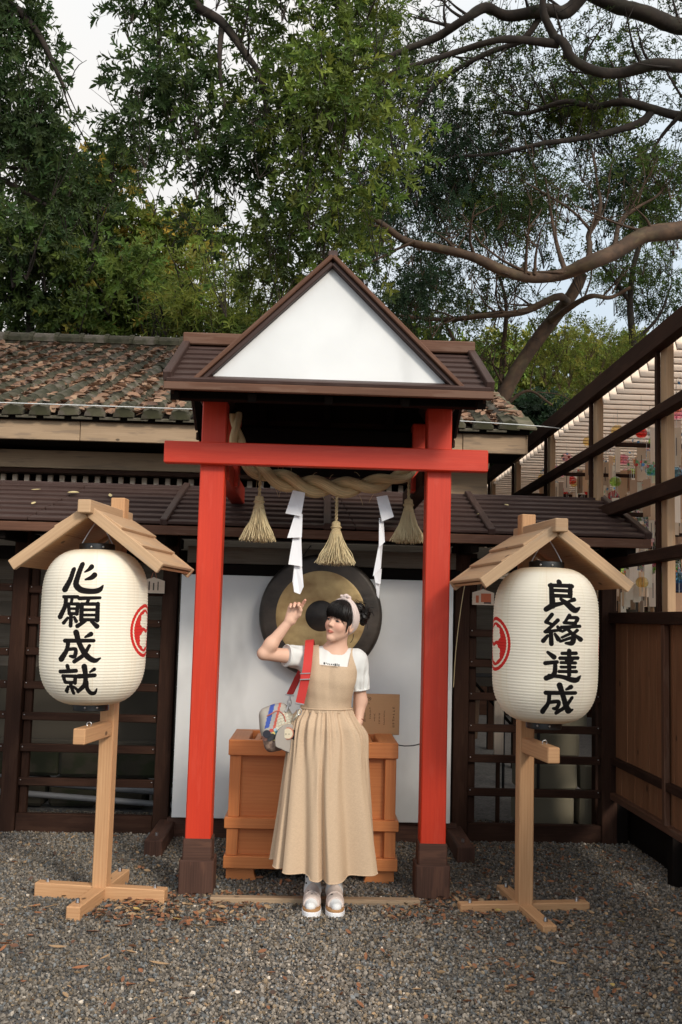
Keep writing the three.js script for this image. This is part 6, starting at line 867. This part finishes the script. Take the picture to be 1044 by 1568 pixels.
  tree('crooked_tree', 'crooked tree rising behind the right end of the tiled roof', [2.0, 0, -13.2], {
    sprigs: small, bark: barkPale, twigs: 0.45, trunk: [[[[2.0, 0, -13.2], [2.05, 2.2, -13.1], [2.18, 3.93, -13], [2.35, 4.32, -13], [2.56, 4.77, -13], [2.91, 5.31, -13], [3.18, 5.67, -13], [3.36, 5.95, -13], [3.43, 6.13, -13]], th(0.15, 0.075)]],
    limbs: [[[[3.21, 5.72, -12.9], [2.96, 5.59, -12.5], [2.54, 5.41, -12.5], [2.04, 5.31, -12.5], [1.54, 5.34, -12.5], [0.88, 5.33, -12.5]], th(0.055, 0.02)], [[[3.0, 5.45, -12.9], [3.38, 5.61, -12.5], [3.71, 5.71, -12.5], [3.93, 5.8, -12.5]], th(0.045, 0.02)], [[[2.35, 4.32, -13], [2.45, 5.0, -13.1], [2.4, 5.7, -13.1], [2.3, 6.3, -13.2]], th(0.045, 0.015)], [[[2.2, 4.1, -13], [1.9, 4.9, -13.2], [1.6, 5.6, -13.3]], th(0.04, 0.014)], [[[2.3, 4.2, -12.9], [2.7, 4.5, -12.8], [3.0, 4.3, -12.8]], th(0.03, 0.012)]],
    crown: [[[2.3, 5.5, -13.5], [1.3, 0.6, 0.5], 480, MD, { clumps: 32, size: 0.28, alt: LT, altShare: 0.4 }], [[1.4, 6.0, -13.5], [0.9, 0.6, 0.5], 300, DK, { clumps: 24, size: 0.28 }], [[3.6, 5.1, -13.6], [0.9, 0.5, 0.5], 520, LT, { clumps: 28, size: 0.26, alt: YG, altShare: 0.4 }]] });
  tree('slender_tree', 'slender young tree with a thin straight trunk beyond the chime frame', [4.4, 0, -14], {
    sprigs: small, twigs: 0.45, trunk: [[[[4.4, 0, -14], [4.42, 4.41, -14], [4.44, 5.36, -14], [4.39, 6.12, -14], [4.46, 6.7, -14], [4.59, 7.2, -14], [4.5, 7.68, -14]], th(0.11, 0.03)]], limbs: [[[[4.39, 6.1, -14], [4.16, 6.4, -14], [4.02, 6.69, -14], [3.9, 7.0, -14]], th(0.035, 0.012)], [[[4.43, 5.5, -14], [4.8, 5.9, -14], [5.0, 6.4, -14]], th(0.03, 0.012)]],
    crown: [[[4.4, 6.9, -14.2], [0.9, 0.7, 0.5], 560, MD, { clumps: 30, size: 0.26 }], [[5.0, 6.1, -14.2], [0.5, 0.6, 0.5], 300, DK, { clumps: 16, size: 0.26 }], [[4.2, 5.5, -14.4], [0.7, 0.3, 0.4], 260, YG, { clumps: 14, size: 0.24 }]] });
  // trees and bushes farther back
  const bush = (name, label, base, h, crown, group, sp = far) => tree(name, label, base, { sprigs: sp, cat: 'tree', group, twigs: 1.4, trunk: [[[base, [base[0] + 0.1, h * 0.5, base[2]], [base[0], h, base[2]]], th(0.14, 0.05)]], crown });
  bush('background_tree', 'dark dense tree standing behind the left end of the tiled roof', [-4.6, 0, -15.5], 7.4, [[[-4.5, 6.9, -15.5], [1.3, 1.6, 0.9], 1300, MD, { clumps: 44, size: 0.45, alt: DK, altShare: 0.5 }], [[-3.3, 6.2, -15.2], [0.8, 0.9, 0.7], 600, ML, { clumps: 24, size: 0.4, alt: YL, altShare: 0.10 }], [[-4.0, 8.4, -15.6], [0.9, 0.7, 0.7], 420, MD, { clumps: 20, size: 0.4, alt: YL, altShare: 0.1 }]]);
  bush('background_tree', 'green tree with yellowing leaves behind the tiled roof, left of the gate', [-2.8, 0, -16.5], 7.6, [[[-2.7, 7.5, -16.5], [1.1, 0.75, 0.8], 700, LT, { clumps: 36, size: 0.36, alt: YL, altShare: 0.34 }], [[-2.9, 6.4, -16.3], [1.0, 0.8, 0.7], 700, ML, { clumps: 32, size: 0.36, alt: LT, altShare: 0.4 }]]);
  bush('thicket', 'yellow green slim leaved thicket just left of the gate roof', [-1.5, 0, -14.6], 6.2, [[[-1.5, 5.9, -14.6], [0.9, 0.8, 0.5], 720, YG, { clumps: 40, size: 0.34, alt: LT, altShare: 0.5 }], [[-1.0, 5.3, -14.2], [0.8, 0.45, 0.5], 460, LT, { clumps: 24, size: 0.3, alt: MD, altShare: 0.4 }], [[-1.7, 5.25, -15.2], [0.7, 0.4, 0.4], 300, YL, { clumps: 16, size: 0.3, alt: YG, altShare: 0.4 }]], undefined, slim);
  bush('background_tree', 'tall dark tree standing directly behind the white gable', [0.6, 0, -16], 7.0, [[[0.5, 5.9, -16], [1.3, 0.7, 0.8], 380, DK, { clumps: 44, size: 0.36 }], [[1.3, 5.4, -16], [0.9, 0.7, 0.6], 520, DK, { clumps: 24, size: 0.36, alt: YG, altShare: 0.2 }]]);
  bush('background_tree', 'dark round bush against the far end of the chime frame', [4.2, 0, -17.5], 4.6, [[[4.0, 4.7, -17.5], [0.95, 0.65, 0.7], 1100, DB, { clumps: 40, size: 0.34 }], [[3.2, 4.6, -17.4], [0.6, 0.7, 0.5], 420, DK, { clumps: 18, size: 0.34 }]]);
  bush('background_tree', 'sunlit yellow green tree beyond the slatted wall', [4.6, 0, -20], 6.6, [[[4.4, 6.6, -20], [1.5, 0.75, 0.8], 800, LT, { clumps: 40, size: 0.42, alt: YG, altShare: 0.45 }], [[6.3, 6.6, -20], [0.9, 0.9, 0.7], 500, YG, { clumps: 22, size: 0.42, alt: LT, altShare: 0.5 }]]);
  bush('background_tree', 'light green tree behind the right end of the tiled roof', [2.6, 0, -19], 6.0, [[[2.5, 5.9, -19], [1.2, 0.9, 0.8], 800, MD, { clumps: 40, size: 0.4, alt: LT, altShare: 0.4 }], [[2.2, 5.0, -19], [1.0, 0.6, 0.6], 500, LT, { clumps: 22, size: 0.38, alt: YG, altShare: 0.3 }]]);
  // dense wood closing the view far behind
  { const t = thing('woodland', 'dense green wood closing the view behind the shrine buildings', 'woodland'); t.userData.kind = 'stuff'; const mats = [], cols = []; for (let i = 0; i < 9000; i++) { const x = rr(-12, 12), z = rr(-24, -28), top = 5.6 + 2.2 * vnoise(x * 0.5 + 40, 3, 999, 999, 9) + (x < -1 ? 1.0 : 0), y = top * Math.pow(rnd(), 0.7), s = rr(1.2, 2.2); q0.setFromEuler(new THREE.Euler(rr(0, 6), rr(0, 6), rr(0, 6))); mats.push(new THREE.Matrix4().compose(V(x, y, z), q0, V(s, s, s))); const c = vnoise(x * 0.8 + 60, y + 20, 999, 999, 12) > 0.55 ? LT : DK; cols.push(new THREE.Color().setRGB(c[0], c[1], c[2]).multiplyScalar(rr(0.7, 1.3))); } instanced('leaf_masses', far[0], leafM, mats, cols, t); }
}
// fallen leaves lying on the gravel
{
  const shapes = [litterLeaf(0.03, 0.012), litterLeaf(0.022, 0.013), litterLeaf(0.04, 0.01)];
  const kinds = [['orange brown', [0.30, 0.115, 0.045]], ['tan', [0.34, 0.21, 0.105]], ['yellow', [0.44, 0.31, 0.09]], ['dark brown', [0.14, 0.06, 0.03]], ['green', [0.16, 0.24, 0.05]]].map(([n, c]) => [n, plain(...c, { roughness: 0.75, transmission: 0.15 })]);
  for (let i = 0; i < 110; i++) {
    let x, z; const h = rnd(); if (h < 0.4) { x = rr(-0.95, -0.35); z = rr(-5.45, -5.0); } else if (h < 0.62) { x = rr(-1.5, -0.6); z = rr(-5.3, -4.2); } else if (h < 0.85) { x = rr(0.6, 1.9); z = rr(-6.4, -4.3); } else { x = rr(-1.5, 1.6); z = rr(-5.6, -3.8); }
    const u = rnd(), k = u < 0.42 ? 0 : u < 0.68 ? 1 : u < 0.76 ? 2 : u < 0.985 ? 3 : 4, [cn, cm] = kinds[k], zone = x < 0 ? 'left of the woman' : 'right of the woman', dep = z < -4.9 ? 'near the gate' : 'in the open gravel';
    const o = solo('fallen_leaf', `${cn} curled fallen leaf lying ${zone} ${dep}`, 'leaf', shapes[i % 3], cm, `${cn} fallen leaves ${zone} ${dep}`); o.position.set(x, 0.022, z); o.rotation.set(rr(-0.35, 0.35), rr(0, 6.3), rr(-0.35, 0.35)); o.scale.set(rr(0.6, 1.1), rr(0.8, 1.6), rr(0.6, 1.15));
  }
  const roofLeaf = plain(0.5, 0.40, 0.2, { roughness: 0.8 }); [[-1.9, 0.28, 1.2], [-1.72, 0.6, 1.8], [-1.45, 0.55, 1.3], [-2.0, 0.66, 1.1], [1.35, 0.62, 1.0], [1.12, 0.35, 0.9], [0.9, 0.75, 0.9]].forEach(([x, t, s], i) => { const o = solo('roof_leaf', i < 4 ? 'dry leaf lying on the left part of the plank fence roof' : 'dry leaf lying on the right part of the plank fence roof', 'leaf', shapes[i % 3], roofLeaf, i < 4 ? 'dry leaves on the left of the fence roof' : 'dry leaves on the right of the fence roof'); o.position.set(x, mix(2.055, 2.42, t) + 0.045, mix(-6.5, -7.55, t)); o.rotation.set(0.33, i * 1.7, 0.1); o.scale.setScalar(s); });
}

renderer.render(scene, camera);
